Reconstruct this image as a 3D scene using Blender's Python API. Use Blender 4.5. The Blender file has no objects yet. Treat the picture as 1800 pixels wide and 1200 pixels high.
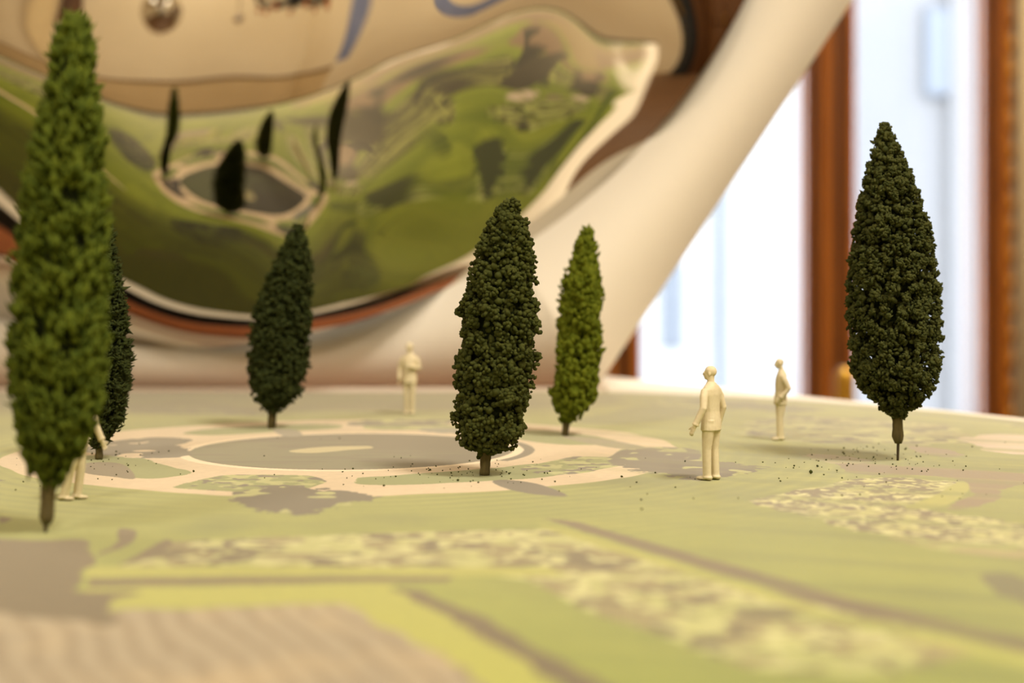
import bpy, bmesh, math, random
import numpy as np
from mathutils import Vector, Matrix, Euler

# =====================================================================
# camera, sky, light, exposure
# =====================================================================
SC = bpy.context.scene
COL = SC.collection
CAM_Z = 0.065            # camera height above the model board (board top is z = 0)
FPX, HORIZON = 2700.0, 490.0
FLOOR_Z = -0.75
cam_data = bpy.data.cameras.new('camera')
cam = bpy.data.objects.new('camera', cam_data)
COL.objects.link(cam)
cam.location = (0, 0, CAM_Z)
cam.rotation_euler = (math.pi / 2, 0, 0)
cam_data.sensor_width = 36.0
cam_data.lens = 54.0
cam_data.shift_y = (HORIZON - 600.0) / 1800.0
cam_data.clip_start = 0.01
cam_data.clip_end = 200
cam_data.dof.use_dof = True
cam_data.dof.focus_distance = 0.515
cam_data.dof.aperture_fstop = 8.0
SC.camera = cam

world = bpy.data.worlds.new('overcast_sky')
SC.world = world
world.use_nodes = True
bg = world.node_tree.nodes['Background']
bg.inputs['Color'].default_value = (0.86, 0.93, 1.0, 1)
bg.inputs['Strength'].default_value = 8.5

SC.view_settings.view_transform = 'Standard'
SC.view_settings.look = 'None'
SC.view_settings.exposure = 0.17
SC.view_settings.gamma = 1.0
SC.view_settings.use_curve_mapping = False
SC.cycles.use_denoising = True
SC.cycles.max_bounces = 10
SC.cycles.diffuse_bounces = 5
SC.cycles.glossy_bounces = 6
SC.cycles.transparent_max_bounces = 12
SC.cycles.caustics_reflective = False
SC.cycles.caustics_refractive = False
SC.cycles.sample_clamp_indirect = 4.0

def area_light(name, loc, rot, size, size_y, energy, color):
    d = bpy.data.lights.new(name, 'AREA')
    d.shape = 'RECTANGLE'; d.size = size; d.size_y = size_y
    d.energy = energy; d.color = color
    o = bpy.data.objects.new(name, d); COL.objects.link(o)
    o.location = loc; o.rotation_euler = rot
    return o
WARM = (1.0, 0.905, 0.765)
# the room's warm ceiling lights
for i, (lx, ly, e) in enumerate([(0.9, 1.7, 36), (-1.1, 1.2, 8), (0.9, -0.3, 46), (-1.0, -1.2, 22), (0.6, -2.4, 36)]):
    area_light('ceiling_light', (lx, ly, 1.97), (0, 0, 0), 0.5, 0.5, e, WARM)
HAZE_POWER, HAZE_AMOUNT = 6.0, 0.66      # pale grazing sheen mixed into the print's colour

# =====================================================================
# helpers
# =====================================================================
def bpt(px, py):
    """point of the board plane seen at photo pixel (px, py)"""
    y = FPX * CAM_Z / (py - HORIZON)
    return ((px - 900.0) / FPX * y, y)

def link(o, parent=None):
    COL.objects.link(o)
    if parent is not None: o.parent = parent
    return o

def tag(o, label=None, cat=None, group=None, kind=None):
    if label: o['label'] = label
    if cat: o['category'] = cat
    if group: o['group'] = group
    if kind: o['kind'] = kind
    return o

def thing(name, label, cat, loc=(0, 0, 0), rz=0.0, group=None):
    o = bpy.data.objects.new(name, None)
    o.empty_display_size = 0.02
    link(o); o.location = loc; o.rotation_euler = (0, 0, rz)
    return tag(o, label, cat, group)

def obj_bm(name, bm, mat, parent=None, smooth=False):
    me = bpy.data.meshes.new(name)
    bmesh.ops.recalc_face_normals(bm, faces=bm.faces)
    bm.to_mesh(me); bm.free()
    if smooth: me.shade_smooth()
    if mat: me.materials.append(mat)
    return link(bpy.data.objects.new(name, me), parent)

def obj_np(name, V, Fc, mat, parent=None, smooth=False):
    """V (n,3) float, Fc (m,k) int -> mesh object"""
    me = bpy.data.meshes.new(name)
    V = np.ascontiguousarray(V, dtype=np.float32); Fc = np.ascontiguousarray(Fc, dtype=np.int32)
    m, k = Fc.shape
    me.vertices.add(len(V)); me.vertices.foreach_set('co', V.ravel())
    me.loops.add(m * k); me.loops.foreach_set('vertex_index', Fc.ravel())
    me.polygons.add(m)
    me.polygons.foreach_set('loop_start', np.arange(0, m * k, k, dtype=np.int32))
    me.update(calc_edges=True); me.validate()
    if smooth: me.shade_smooth()
    if mat: me.materials.append(mat)
    return link(bpy.data.objects.new(name, me), parent)

def box(bm, x0, x1, y0, y1, z0, z1, bevel=0.0):
    r = bmesh.ops.create_cube(bm, size=1.0)
    M = Matrix.Translation(((x0 + x1) / 2, (y0 + y1) / 2, (z0 + z1) / 2)) @ Matrix.Diagonal((x1 - x0, y1 - y0, z1 - z0, 1))
    bmesh.ops.transform(bm, matrix=M, verts=r['verts'])
    if bevel > 0:
        ed = list({e for v in r['verts'] for e in v.link_edges})
        bmesh.ops.bevel(bm, geom=ed, offset=bevel, segments=2, affect='EDGES', profile=0.5)

def boxobj(name, dims, mat, parent=None, bevel=0.0):
    bm = bmesh.new(); box(bm, *dims, bevel=bevel)
    return obj_bm(name, bm, mat, parent)

def prism(bm, poly, z0, z1):
    """vertical prism over the xy polygon"""
    lo = [bm.verts.new((x, y, z0)) for x, y in poly]
    hi = [bm.verts.new((x, y, z1)) for x, y in poly]
    n = len(poly)
    bm.faces.new(hi); bm.faces.new(lo[::-1])
    for i in range(n):
        j = (i + 1) % n
        bm.faces.new((lo[i], lo[j], hi[j], hi[i]))

def lathe(bm, prof, seg=32, center=(0, 0, 0), jitter=0.0, rng=None):
    """prof: list of (r, z)"""
    rings = []
    for r, z in prof:
        ring = []
        for k in range(seg):
            a = 2 * math.pi * k / seg
            rr = r * (1 + (rng.uniform(-jitter, jitter) if rng else 0))
            ring.append(bm.verts.new((center[0] + rr * math.cos(a), center[1] + rr * math.sin(a), center[2] + z)))
        rings.append(ring)
    for A, B in zip(rings[:-1], rings[1:]):
        for k in range(seg):
            j = (k + 1) % seg
            bm.faces.new((A[k], A[j], B[j], B[k]))
    bm.faces.new(rings[0][::-1]); bm.faces.new(rings[-1])

def tube(bm, pts, rad, seg=10):
    """tube through 3-D points with a radius per point"""
    pts = [Vector(p) for p in pts]
    rings = []
    for i, p in enumerate(pts):
        t = (pts[min(i + 1, len(pts) - 1)] - pts[max(i - 1, 0)]).normalized()
        u = t.orthogonal().normalized() if i == 0 else (u0 - t * u0.dot(t)).normalized()
        u0 = u; v = t.cross(u)
        r = rad[i] if isinstance(rad, (list, tuple)) else rad
        rings.append([bm.verts.new(p + (u * math.cos(2 * math.pi * k / seg) + v * math.sin(2 * math.pi * k / seg)) * r) for k in range(seg)])
    for A, B in zip(rings[:-1], rings[1:]):
        for k in range(seg):
            j = (k + 1) % seg
            bm.faces.new((A[k], A[j], B[j], B[k]))
    bm.faces.new(rings[0][::-1]); bm.faces.new(rings[-1])

# ---------------------------------------------------------------- materials
def srgb(r, g, b):
    f = lambda c: (c / 255) / 12.92 if c / 255 <= 0.04045 else ((c / 255 + 0.055) / 1.055) ** 2.4
    return (f(r), f(g), f(b), 1)

def mat(name, col, rough=0.6, metal=0.0, spec=0.5, noise=None, bump=None, col2=None, emit=None, stretch=None):
    """principled material; noise=(scale, amount) mottles between col and col2; bump=(scale, strength, distance)"""
    m = bpy.data.materials.new(name); m.use_nodes = True
    nt = m.node_tree; b = nt.nodes['Principled BSDF']
    b.inputs['Base Color'].default_value = col
    b.inputs['Roughness'].default_value = rough
    b.inputs['Metallic'].default_value = metal
    b.inputs['Specular IOR Level'].default_value = spec
    tc = nt.nodes.new('ShaderNodeTexCoord'); src = tc.outputs['Object']
    if stretch:
        mp = nt.nodes.new('ShaderNodeMapping'); mp.inputs['Scale'].default_value = stretch
        nt.links.new(src, mp.inputs['Vector']); src = mp.outputs['Vector']
    if noise:
        n = nt.nodes.new('ShaderNodeTexNoise'); n.inputs['Scale'].default_value = noise[0]; n.inputs['Detail'].default_value = 4
        nt.links.new(src, n.inputs['Vector'])
        rp = nt.nodes.new('ShaderNodeMapRange'); rp.inputs['From Min'].default_value = 0.5 - noise[1]; rp.inputs['From Max'].default_value = 0.5 + noise[1]
        nt.links.new(n.outputs['Fac'], rp.inputs['Value'])
        mx = nt.nodes.new('ShaderNodeMix'); mx.data_type = 'RGBA'
        mx.inputs['A'].default_value = col; mx.inputs['B'].default_value = col2 or col
        nt.links.new(rp.outputs['Result'], mx.inputs['Factor'])
        nt.links.new(mx.outputs['Result'], b.inputs['Base Color'])
    if bump:
        n2 = nt.nodes.new('ShaderNodeTexNoise'); n2.inputs['Scale'].default_value = bump[0]; n2.inputs['Detail'].default_value = 3
        nt.links.new(src, n2.inputs['Vector'])
        bp = nt.nodes.new('ShaderNodeBump'); bp.inputs['Strength'].default_value = bump[1]; bp.inputs['Distance'].default_value = bump[2]
        nt.links.new(n2.outputs['Fac'], bp.inputs['Height']); nt.links.new(bp.outputs['Normal'], b.inputs['Normal'])
    if emit:
        b.inputs['Emission Color'].default_value = emit[0]; b.inputs['Emission Strength'].default_value = emit[1]
    return m

M_WALL = mat('cream_wall_paint', srgb(226, 212, 182), 0.8, noise=(3, .3), col2=srgb(220, 204, 172))
M_DADO = mat('tan_dado_paint', srgb(206, 182, 138), 0.7, noise=(4, .3), col2=srgb(196, 172, 128))
M_CEIL = mat('ceiling_paint', srgb(232, 222, 200), 0.9, noise=(3, .3), col2=srgb(226, 214, 190))
M_FLOOR = mat('brown_floor', srgb(112, 80, 50), 0.45, noise=(6, .25), col2=srgb(84, 58, 36), stretch=(1, 8, 1))
M_WOOD = mat('orange_brown_wood', srgb(178, 104, 24), 0.4, noise=(12, .25), col2=srgb(140, 76, 14), stretch=(6, 6, .6))
M_WOODD = mat('dark_brown_wood', srgb(98, 60, 24), 0.45, noise=(12, .25), col2=srgb(72, 42, 18), stretch=(6, 6, .6))
M_RAIL = mat('copper_brown_rail', srgb(160, 94, 54), 0.5, noise=(10, .3), col2=srgb(136, 78, 44), stretch=(1, 10, 10))
M_DAYLIGHT = mat('blue_daylight_tint', srgb(112, 122, 158), 0.8, noise=(6, .3), col2=srgb(128, 138, 172))
M_BLACK = mat('matt_black', srgb(22, 22, 20), 0.7, noise=(30, .3), col2=srgb(30, 29, 26))
M_WHITE = mat('white_board', srgb(240, 232, 216), 0.55, noise=(8, .3), col2=srgb(236, 227, 210))
M_PANEL = mat('white_panel_paint', srgb(238, 230, 214), 0.6, noise=(5, .3), col2=srgb(234, 225, 208))
M_BRASS = mat('brass', srgb(206, 164, 70), 0.28, metal=1.0, noise=(20, .3), col2=srgb(190, 146, 58))
M_GILT = mat('gilt_moulding', srgb(214, 150, 44), 0.35, metal=0.7, noise=(26, .2), col2=srgb(150, 90, 20))
M_CHROME = mat('chrome', srgb(225, 222, 215), 0.06, metal=1.0, noise=(8, .3), col2=srgb(218, 214, 205))
M_CURTAIN = mat('cream_curtain', srgb(232, 212, 168), 0.85, noise=(30, .3), col2=srgb(224, 202, 156))
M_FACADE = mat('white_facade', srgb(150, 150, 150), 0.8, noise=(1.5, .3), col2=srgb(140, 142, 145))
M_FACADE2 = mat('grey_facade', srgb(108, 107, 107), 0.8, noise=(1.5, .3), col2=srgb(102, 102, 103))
M_GREYGL = mat('grey_shutter', srgb(92, 97, 104), 0.5, noise=(2, .3), col2=srgb(86, 92, 100))
M_BLUE = mat('blue_grey_render', srgb(84, 90, 124), 0.8, noise=(2, .3), col2=srgb(98, 106, 142))
M_AMBER = mat('amber_glass', srgb(214, 120, 36), 0.15, noise=(14, .3), col2=srgb(170, 80, 20))
M_RESIN = mat('white_resin', srgb(226, 214, 180), 0.6, noise=(900, .25), col2=srgb(216, 202, 166), bump=(1500, .15, .0004))
M_SOLE = mat('grubby_resin', srgb(150, 134, 100), 0.7, noise=(1200, .2), col2=srgb(96, 84, 62))
M_TRUNK = mat('olive_brown_bark', srgb(104, 92, 50), 0.85, noise=(900, .25), col2=srgb(70, 60, 32), stretch=(1, 1, .2), bump=(1600, .5, .0004))
M_PIN = mat('dark_wire', srgb(74, 58, 40), 0.5, metal=0.3, noise=(800, .3), col2=srgb(50, 40, 28))
M_MUD = mat('brown_picture', srgb(120, 84, 50), 0.6, noise=(5, .2), col2=srgb(80, 54, 34))

def foliage_mat(name, a, b, scale):
    return mat(name, a, 0.85, spec=0.15, noise=(scale, .22), col2=b)
M_FOL_DARK = foliage_mat('dark_foam_foliage', srgb(50, 56, 20), srgb(74, 78, 32), 500)
M_FOL_DEEP = foliage_mat('deep_green_foliage', srgb(40, 48, 20), srgb(60, 68, 28), 500)
M_FOL_OLIVE = foliage_mat('olive_foliage', srgb(74, 86, 12), srgb(104, 112, 24), 400)
M_FOL_LIME = foliage_mat('mid_green_foliage', srgb(56, 70, 14), srgb(94, 104, 26), 300)
M_FOL_MOSS = foliage_mat('mossy_foliage', srgb(50, 58, 26), srgb(78, 80, 38), 600)
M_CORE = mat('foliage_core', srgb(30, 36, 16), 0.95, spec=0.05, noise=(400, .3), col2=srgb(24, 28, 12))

m = bpy.data.materials.new('window_glass'); m.use_nodes = True
nt = m.node_tree; nt.nodes.clear()
o_ = nt.nodes.new('ShaderNodeOutputMaterial'); mx = nt.nodes.new('ShaderNodeMixShader')
tr_ = nt.nodes.new('ShaderNodeBsdfTransparent'); tr_.inputs[0].default_value = (.97, .98, 1, 1)
gl_ = nt.nodes.new('ShaderNodeBsdfGlossy'); gl_.inputs['Roughness'].default_value = 0.02
fr_ = nt.nodes.new('ShaderNodeFresnel'); fr_.inputs['IOR'].default_value = 1.45
ge_ = nt.nodes.new('ShaderNodeNewGeometry'); iv_ = nt.nodes.new('ShaderNodeMath'); iv_.operation = 'SUBTRACT'; iv_.inputs[0].default_value = 1.0
mm_ = nt.nodes.new('ShaderNodeMath'); mm_.operation = 'MULTIPLY'
nt.links.new(ge_.outputs['Backfacing'], iv_.inputs[1]); nt.links.new(fr_.outputs[0], mm_.inputs[0]); nt.links.new(iv_.outputs[0], mm_.inputs[1])
nt.links.new(mm_.outputs[0], mx.inputs[0]); nt.links.new(tr_.outputs[0], mx.inputs[1]); nt.links.new(gl_.outputs[0], mx.inputs[2])
nt.links.new(mx.outputs[0], o_.inputs['Surface'])
M_GLASS = m
M_MIRROR = mat('polished_mirror', srgb(214, 207, 192), 0.025, metal=1.0, noise=(2, .3), col2=srgb(210, 203, 188))

# =====================================================================
# room
# =====================================================================
XL, XR, YF, YB, ZC = -2.3, 1.75, -3.2, 3.4, 2.0
def structure(o): o['kind'] = 'structure'; return o
structure(boxobj('floor', (XL - .3, XR + .3, YF - .3, YB + .25, FLOOR_Z - .05, FLOOR_Z), M_FLOOR))
structure(boxobj('ceiling', (XL - .3, XR + .3, YF - .3, YB + .25, ZC, ZC + .1), M_CEIL))
structure(boxobj('wall_left', (XL - .2, XL, YF - .2, YB + .2, FLOOR_Z, ZC), M_WALL))
structure(boxobj('wall_front', (XL, XR, YF - .2, YF, FLOOR_Z, ZC), M_WALL))
# tan lower wall with a dark rail, behind the camera and round the corner
structure(boxobj('trim_1', (XL, XR, YF, YF + .02, FLOOR_Z, -.10), M_DADO))
structure(boxobj('trim_2', (XL, XR, YF, YF + .03, -.10, -.075), M_WOODD))
# right wall with a window and a doorway
bm = bmesh.new()
W3 = (-2.22, -1.93, -.06, .95); D1 = (-.95, .15, FLOOR_Z, 1.3)
box(bm, XR, XR + .2, YF, W3[0], FLOOR_Z, ZC)
box(bm, XR, XR + .2, W3[0], W3[1], FLOOR_Z, W3[2]); box(bm, XR, XR + .2, W3[0], W3[1], W3[3], ZC)
box(bm, XR, XR + .2, W3[1], D1[0], FLOOR_Z, ZC)
box(bm, XR, XR + .2, D1[0], D1[1], D1[3], ZC)
box(bm, XR, XR + .2, D1[1], YB + .2, FLOOR_Z, ZC)
structure(obj_bm('wall_right', bm, M_WALL))
structure(boxobj('trim_3', (XR - .02, XR, YF + .02, W3[0], FLOOR_Z, -.10), M_DADO))
structure(boxobj('trim_4', (XR - .03, XR, YF + .03, W3[0], -.10, -.075), M_WOODD))
w3 = structure(thing('window_3', None, None, (XR, (W3[0] + W3[1]) / 2, (W3[2] + W3[3]) / 2)))
def frame_boxes(bm, y0, y1, z0, z1, x0, x1, t):
    box(bm, x0, x1, y0, y0 + t, z0, z1, .003); box(bm, x0, x1, y1 - t, y1, z0, z1, .003)
    box(bm, x0, x1, y0 + t, y1 - t, z0, z0 + t, .003); box(bm, x0, x1, y0 + t, y1 - t, z1 - t, z1, .003)
hy, hz = (W3[1] - W3[0]) / 2, (W3[3] - W3[2]) / 2
bm = bmesh.new(); frame_boxes(bm, -hy, hy, -hz, hz, .01, .05, .015); obj_bm('window_frame', bm, M_WHITE, w3)
boxobj('pane', (.028, .032, -hy + .015, hy - .015, -hz + .015, hz - .015), M_GLASS, w3)
boxobj('daylight_sheet', (.006, .01, -hy + .015, hy - .015, -hz + .015, hz - .015), M_DAYLIGHT, w3)  # blue sheet added in place of the bluish daylight in this window
structure(boxobj('outside_wall_blue', (XR + 3.0, XR + 3.2, -10.0, 1.0, -3.2, 1.3), M_BLUE))
d1 = structure(thing('door_1', None, None, (XR, (D1[0] + D1[1]) / 2, FLOOR_Z)))
dh = (D1[1] - D1[0]) / 2; dz = D1[3] - FLOOR_Z
bm = bmesh.new()
box(bm, -.05, .2, -dh, -dh + .1, 0, dz, .004); box(bm, -.05, .2, dh - .1, dh, 0, dz, .004); box(bm, -.05, .2, -dh + .1, dh - .1, dz - .1, dz, .004)
obj_bm('door_frame', bm, M_WOODD, d1)
for s in (-1, 1):
    leaf = boxobj('door_leaf', (.1, .15, min(0, s * (dh - .1)) + .004, max(0, s * (dh - .1)) - .004, .01, dz - .105), M_WOODD, d1)
    y0 = .06 if s > 0 else -(dh - .16); y1 = (dh - .16) if s > 0 else -.06
    for z0, z1 in ((.15, .85), (.95, dz - .25)):
        boxobj('door_panel', (.085, .1, y0, y1, z0, z1), M_WOODD, leaf, .006)
boxobj('door_handle', (.05, .08, -.03, -.015, .9, 1.05), M_BRASS, d1, .004)

# black cabinet and brown wardrobe along the right wall, seen in the mirror's edge
cb = thing('cabinet', 'tall black cabinet mirrored as dark streaks near the mirror rim', 'cabinet', (XR - .06, -1.09, FLOOR_Z))
boxobj('body', (-.05, .055, -.11, .11, .04, 1.9), M_BLACK, cb, .004); boxobj('plinth', (-.04, .05, -.1, .1, 0, .04), M_BLACK, cb)
for s in (-1, 1):
    dr_ = boxobj('door', (-.066, -.052, min(0, s * .105) + .002, max(0, s * .105) - .002, .06, 1.88), M_BLACK, cb, .002)
    boxobj('handle', (-.076, -.066, s * .02 - .004, s * .02 + .004, .9, 1.05), M_BRASS, dr_)

# back wall (behind the model) with two tall wooden windows
WZ0, WZ1 = -.62, 1.55
bm = bmesh.new()
box(bm, XL, .208, YB, YB + .2, FLOOR_Z, ZC)
box(bm, .208, 1.089, YB, YB + .2, FLOOR_Z, WZ0); box(bm, .208, 1.089, YB, YB + .2, WZ1, ZC)
box(bm, 1.089, XR, YB, YB + .2, FLOOR_Z, ZC)
structure(obj_bm('wall_back', bm, M_WALL))
def wood_window(name, x0, x1, xa, xb):
    """opening x0..x1, glass xa..xb"""
    w = structure(thing(name, None, None, ((x0 + x1) / 2, YB, WZ0)))
    c = (x0 + x1) / 2; h = WZ1 - WZ0
    x0, x1, xa, xb = x0 - c, x1 - c, xa - c, xb - c
    for a, b_ in ((x0, xa), (xb, x1)):
        s = (b_ - a)
        boxobj('stile', (a, b_, .02, .14, 0, h), M_WOODD, w, .004)
        if s > .05:
            boxobj('moulding', (a + s * .08, a + s * .36, -.012, .03, .0, h), M_WOOD, w, .01)
            boxobj('moulding', (a + s * .62, b_ - s * .0, -.03, .03, .0, h), M_WOOD, w, .01)
        else:
            boxobj('moulding', (a + s * .3, b_ - s * .05, -.02, .03, .0, h), M_WOOD, w, .008)
    for z0, z1 in ((0, .09), (h - .09, h)):
        boxobj('rail', (xa, xb, .02, .12, z0, z1), M_WOOD, w, .004)
    boxobj('pane', (xa, xb, .07, .076, .09, h - .09), M_GLASS, w)
    return w
wood_window('window_1', .208, .697, .286, .640)
wood_window('window_2', .697, 1.089, .757, 1.033)
# gilt beaded strip and cream curtain to the right of the second window
t = structure(thing('trim_5', None, None, (1.098, YB - .012, FLOOR_Z)))
boxobj('gilt_strip', (-.007, .007, -.006, .012, .02, 2.6), M_GILT, t, .002)
bm = bmesh.new()
for k in range(44):
    bmesh.ops.create_icosphere(bm, subdivisions=1, radius=.014, matrix=Matrix.Translation((0, -.008, .05 + k * .058)) @ Matrix.Diagonal((.8, .8, 1.5, 1)))
obj_bm('gilt_beads', bm, M_GILT, t, True)
bm = bmesh.new(); n = 60; vs = []
for i in range(n + 1):
    x = 1.112 + .5 * i / n; y = YB - .05 + .018 * math.sin(i * .85) + .006 * math.sin(i * 2.1)
    vs.append((bm.verts.new((x, y, FLOOR_Z + .02)), bm.verts.new((x, y, 1.85)), bm.verts.new((x, y + .004, FLOOR_Z + .02)), bm.verts.new((x, y + .004, 1.85))))
for A, B in zip(vs[:-1], vs[1:]):
    bm.faces.new((A[0], B[0], B[1], A[1])); bm.faces.new((A[2], A[3], B[3], B[2])); bm.faces.new((A[1], B[1], B[3], A[3])); bm.faces.new((A[0], A[2], B[2], B[0]))
bm.faces.new((vs[0][0], vs[0][1], vs[0][3], vs[0][2])); bm.faces.new((vs[-1][0], vs[-1][2], vs[-1][3], vs[-1][1]))
tag(obj_bm('curtain', bm, M_CURTAIN, None, True), 'cream curtain hanging beside the gilt strip right of the windows', 'curtain')

# outside: a white house across the way
fy = 7.4
fac = thing('house', 'white house seen through the wooden windows', 'house', (1.6, fy, FLOOR_Z))
def fx(px): return (px - 900) / FPX * fy - 1.6
def fz(py): return CAM_Z + (HORIZON - py) / FPX * fy - FLOOR_Z
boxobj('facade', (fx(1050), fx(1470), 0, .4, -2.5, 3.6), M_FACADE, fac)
boxobj('side_facade', (fx(1470), fx(2150), -.1, .4, -2.5, 3.6), M_FACADE2, fac)  # darker grey material carries this part's shade
wn = boxobj('house_window', (fx(1162), fx(1198), -.02, .02, fz(612), fz(462)), M_GREYGL, fac)
boxobj('pane', (fx(1166), fx(1194), -.03, -.015, fz(606), fz(468)), M_GREYGL, wn)
boxobj('downpipe', (fx(1258), fx(1272), -.06, .0, -2.5, 3.6), M_GREYGL, fac, .01)
wn = boxobj('house_window', (fx(1612), fx(1660), -.13, -.08, fz(175), fz(20)), M_GREYGL, fac)
boxobj('pane', (fx(1616), fx(1656), -.145, -.12, fz(170), fz(26)), M_GREYGL, wn)
boxobj('pilaster', (fx(1655), fx(1700), -.16, -.1, -2.5, 3.6), M_FACADE2, fac, .01)
structure(boxobj('ground', (-6, 12, YB + .3, 30, -3.3, -3.2), M_FACADE2))

# brass post behind the board
bm = bmesh.new()
px_, py_ = (1485 - 900) / FPX * 1.75, 1.75
lathe(bm, [(.05, 0), (.05, .012), (.02, .02), (.0115, .03), (.0115, .655)] + [(.0115 * math.cos(a), .655 + .0115 * math.sin(a)) for a in np.linspace(.15, 1.5, 7)], 28)
po = obj_bm('barrier_post', bm, M_BRASS, None, True); po.location = (px_, py_, FLOOR_Z)
# photo: top at py 645
ztop = CAM_Z + (HORIZON - 645) / FPX * 1.75
po.scale = (1, 1, (ztop - FLOOR_Z) / .6665)
tag(po, 'round topped brass post standing behind the model board', 'post')

# =====================================================================
# printed garden plan (painted procedurally with numpy, board metres)
# =====================================================================
PX0, PX1, PY0, PY1, RES = -0.74, 0.72, -0.05, 0.90, 0.0005
NX, NY = int(round((PX1 - PX0) / RES)), int(round((PY1 - PY0) / RES))
XS = (PX0 + (np.arange(NX) + .5) * RES).astype(np.float32)
YS = (PY0 + (np.arange(NY) + .5) * RES).astype(np.float32)
_tab = np.random.RandomState(5).rand(256, 256).astype(np.float32)
def vnoise(X, Y, s, seed=0):
    """smooth value noise of cell size s (metres), 0..1"""
    u = X / s + seed * 17.3 + 100; v = Y / s + seed * 9.1 + 100
    iu = np.floor(u).astype(np.int32); iv = np.floor(v).astype(np.int32)
    fu = u - iu; fv = v - iv
    fu = fu * fu * (3 - 2 * fu); fv = fv * fv * (3 - 2 * fv)
    g = lambda a, b: _tab[a & 255, b & 255]
    return (g(iu, iv) * (1 - fu) + g(iu + 1, iv) * fu) * (1 - fv) + (g(iu, iv + 1) * (1 - fu) + g(iu + 1, iv + 1) * fu) * fv
def fbm(X, Y, s, seed=0, o=3):
    t = 0; a = .5; n = 0
    for k in range(o):
        t = t + a * vnoise(X, Y, s / 2 ** k, seed + k * 3); n += a; a *= .55
    return t / n
IMG = np.zeros((NY, NX, 3), np.float32)
def win(x0, x1, y0, y1):
    i0 = max(0, int((x0 - PX0) / RES)); i1 = min(NX, int((x1 - PX0) / RES) + 1)
    j0 = max(0, int((y0 - PY0) / RES)); j1 = min(NY, int((y1 - PY0) / RES) + 1)
    return slice(j0, j1), slice(i0, i1)
def lay(sl, mask, col):
    """mask 0..1 float; col rgb or array"""
    c = np.asarray(col, np.float32) / 255.
    IMG[sl] += (c - IMG[sl]) * mask[..., None]
def smooth_closed(P, n=6):
    P = np.array(P, float); m = len(P); out = []
    for i in range(m):
        p0, p1, p2, p3 = P[i - 1], P[i], P[(i + 1) % m], P[(i + 2) % m]
        for k in range(n):
            t = k / n
            out.append(.5 * (2 * p1 + (p2 - p0) * t + (2 * p0 - 5 * p1 + 4 * p2 - p3) * t * t + (3 * p1 - p0 - 3 * p2 + p3) * t ** 3))
    return np.array(out)
def poly_mask(W, warp=0.0, wscale=.01, seed=1, rag=0.0):
    m = max(warp, rag) * 1.5 + .002
    sl = win(W[:, 0].min() - m, W[:, 0].max() + m, W[:, 1].min() - m, W[:, 1].max() + m)
    X, Y = np.meshgrid(XS[sl[1]], YS[sl[0]])
    if warp:
        X2 = X + (fbm(X, Y, wscale, seed) - .5) * 2 * warp; Y = Y + (fbm(X, Y, wscale, seed + 7) - .5) * 2 * warp; X = X2
    if rag:
        X2 = X + (fbm(X, Y, .004, seed + 2) - .5) * 2 * rag; Y = Y + (fbm(X, Y, .004, seed + 9) - .5) * 2 * rag; X = X2
    c = np.zeros(X.shape, bool)
    n = len(W)
    for i in range(n):
        (x0, y0), (x1, y1) = W[i - 1], W[i]
        if y0 == y1: continue
        c ^= ((y0 > Y) != (y1 > Y)) & (X < (x1 - x0) * (Y - y0) / (y1 - y0) + x0)
    return sl, c
def poly(pts, col, smooth=True, warp=.0, wscale=.01, rag=0.0, seed=1, px=True, dapple=None, alpha=1.0):
    """fill a polygon (photo pixels or board metres); dapple=(cell, threshold, colour) speckles it"""
    P = smooth_closed(pts) if smooth else np.array(pts, float)
    W = np.array([bpt(*p) for p in P]) if px else P
    sl, c = poly_mask(W, warp, wscale, seed, rag)
    lay(sl, c.astype(np.float32) * alpha, col)
    if dapple:
        X, Y = np.meshgrid(XS[sl[1]], YS[sl[0]])
        for (cell, th, dc) in dapple:
            v = fbm(X, Y, cell, seed + 20, 2)
            lay(sl, np.clip((v - th) / .04, 0, 1) * c * alpha, dc)
LAWN, LAWN_L, LAWN_D = (116, 128, 40), (132, 142, 48), (88, 102, 32)
LIME, PATH, SHADE, SHADE_G = (150, 154, 60), (206, 184, 152), (40, 37, 34), (46, 43, 43)
BROWN, DAP, SOIL = (80, 68, 46), (158, 164, 96), (142, 130, 108)
# --- lawn with mottling and mowing arcs round the garden circle
PCX, PCY, PR = -0.0601, 0.579, 0.0605
X, Y = np.meshgrid(XS, YS)
full = (slice(0, NY), slice(0, NX))
IMG[:] = np.array(LAWN, np.float32) / 255.
lay(full, np.clip((fbm(X, Y, .09, 3) - .42) / .25, 0, 1) * .7, LAWN_L)
lay(full, np.clip((fbm(X, Y, .05, 11) - .55) / .2, 0, 1) * .6, LAWN_D)
RR = np.hypot(X - PCX, Y - PCY); TH = np.arctan2(Y - PCY, X - PCX)
rw = RR + (fbm(X, Y, .06, 4) - .5) * .012
st = .5 + .5 * np.sin(rw * 2 * math.pi / .0075)
arc = np.clip((RR - .118) / .01, 0, 1) * np.clip((.235 - RR) / .03, 0, 1)
lay(full, np.clip(st - .4, 0, 1) * arc * np.clip(fbm(X, Y, .04, 23) * 2.4 - .7, 0, 1) * .7, LAWN_D)
lay(full, np.clip(.3 - st, 0, 1) * 2.6 * arc * np.clip(fbm(X, Y, .05, 27) * 2.4 - .8, 0, 1) * .8, (156, 164, 70))
# broad mowing bands further out
bd = .5 + .5 * np.sin((X * .8 + Y * .6 + .02 * np.sin(Y * 14)) * 2 * math.pi / .055)
lay(full, np.clip(bd - .55, 0, 1) * np.clip((RR - .2) / .05, 0, 1) * .55, LAWN_D)
lay(full, np.clip(fbm(X * .3 + Y * .95, (Y * .3 - X * .95) * .12, .006, 8) - .52, 0, 1) * 2.4 * .4, LIME)
del bd, st
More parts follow.
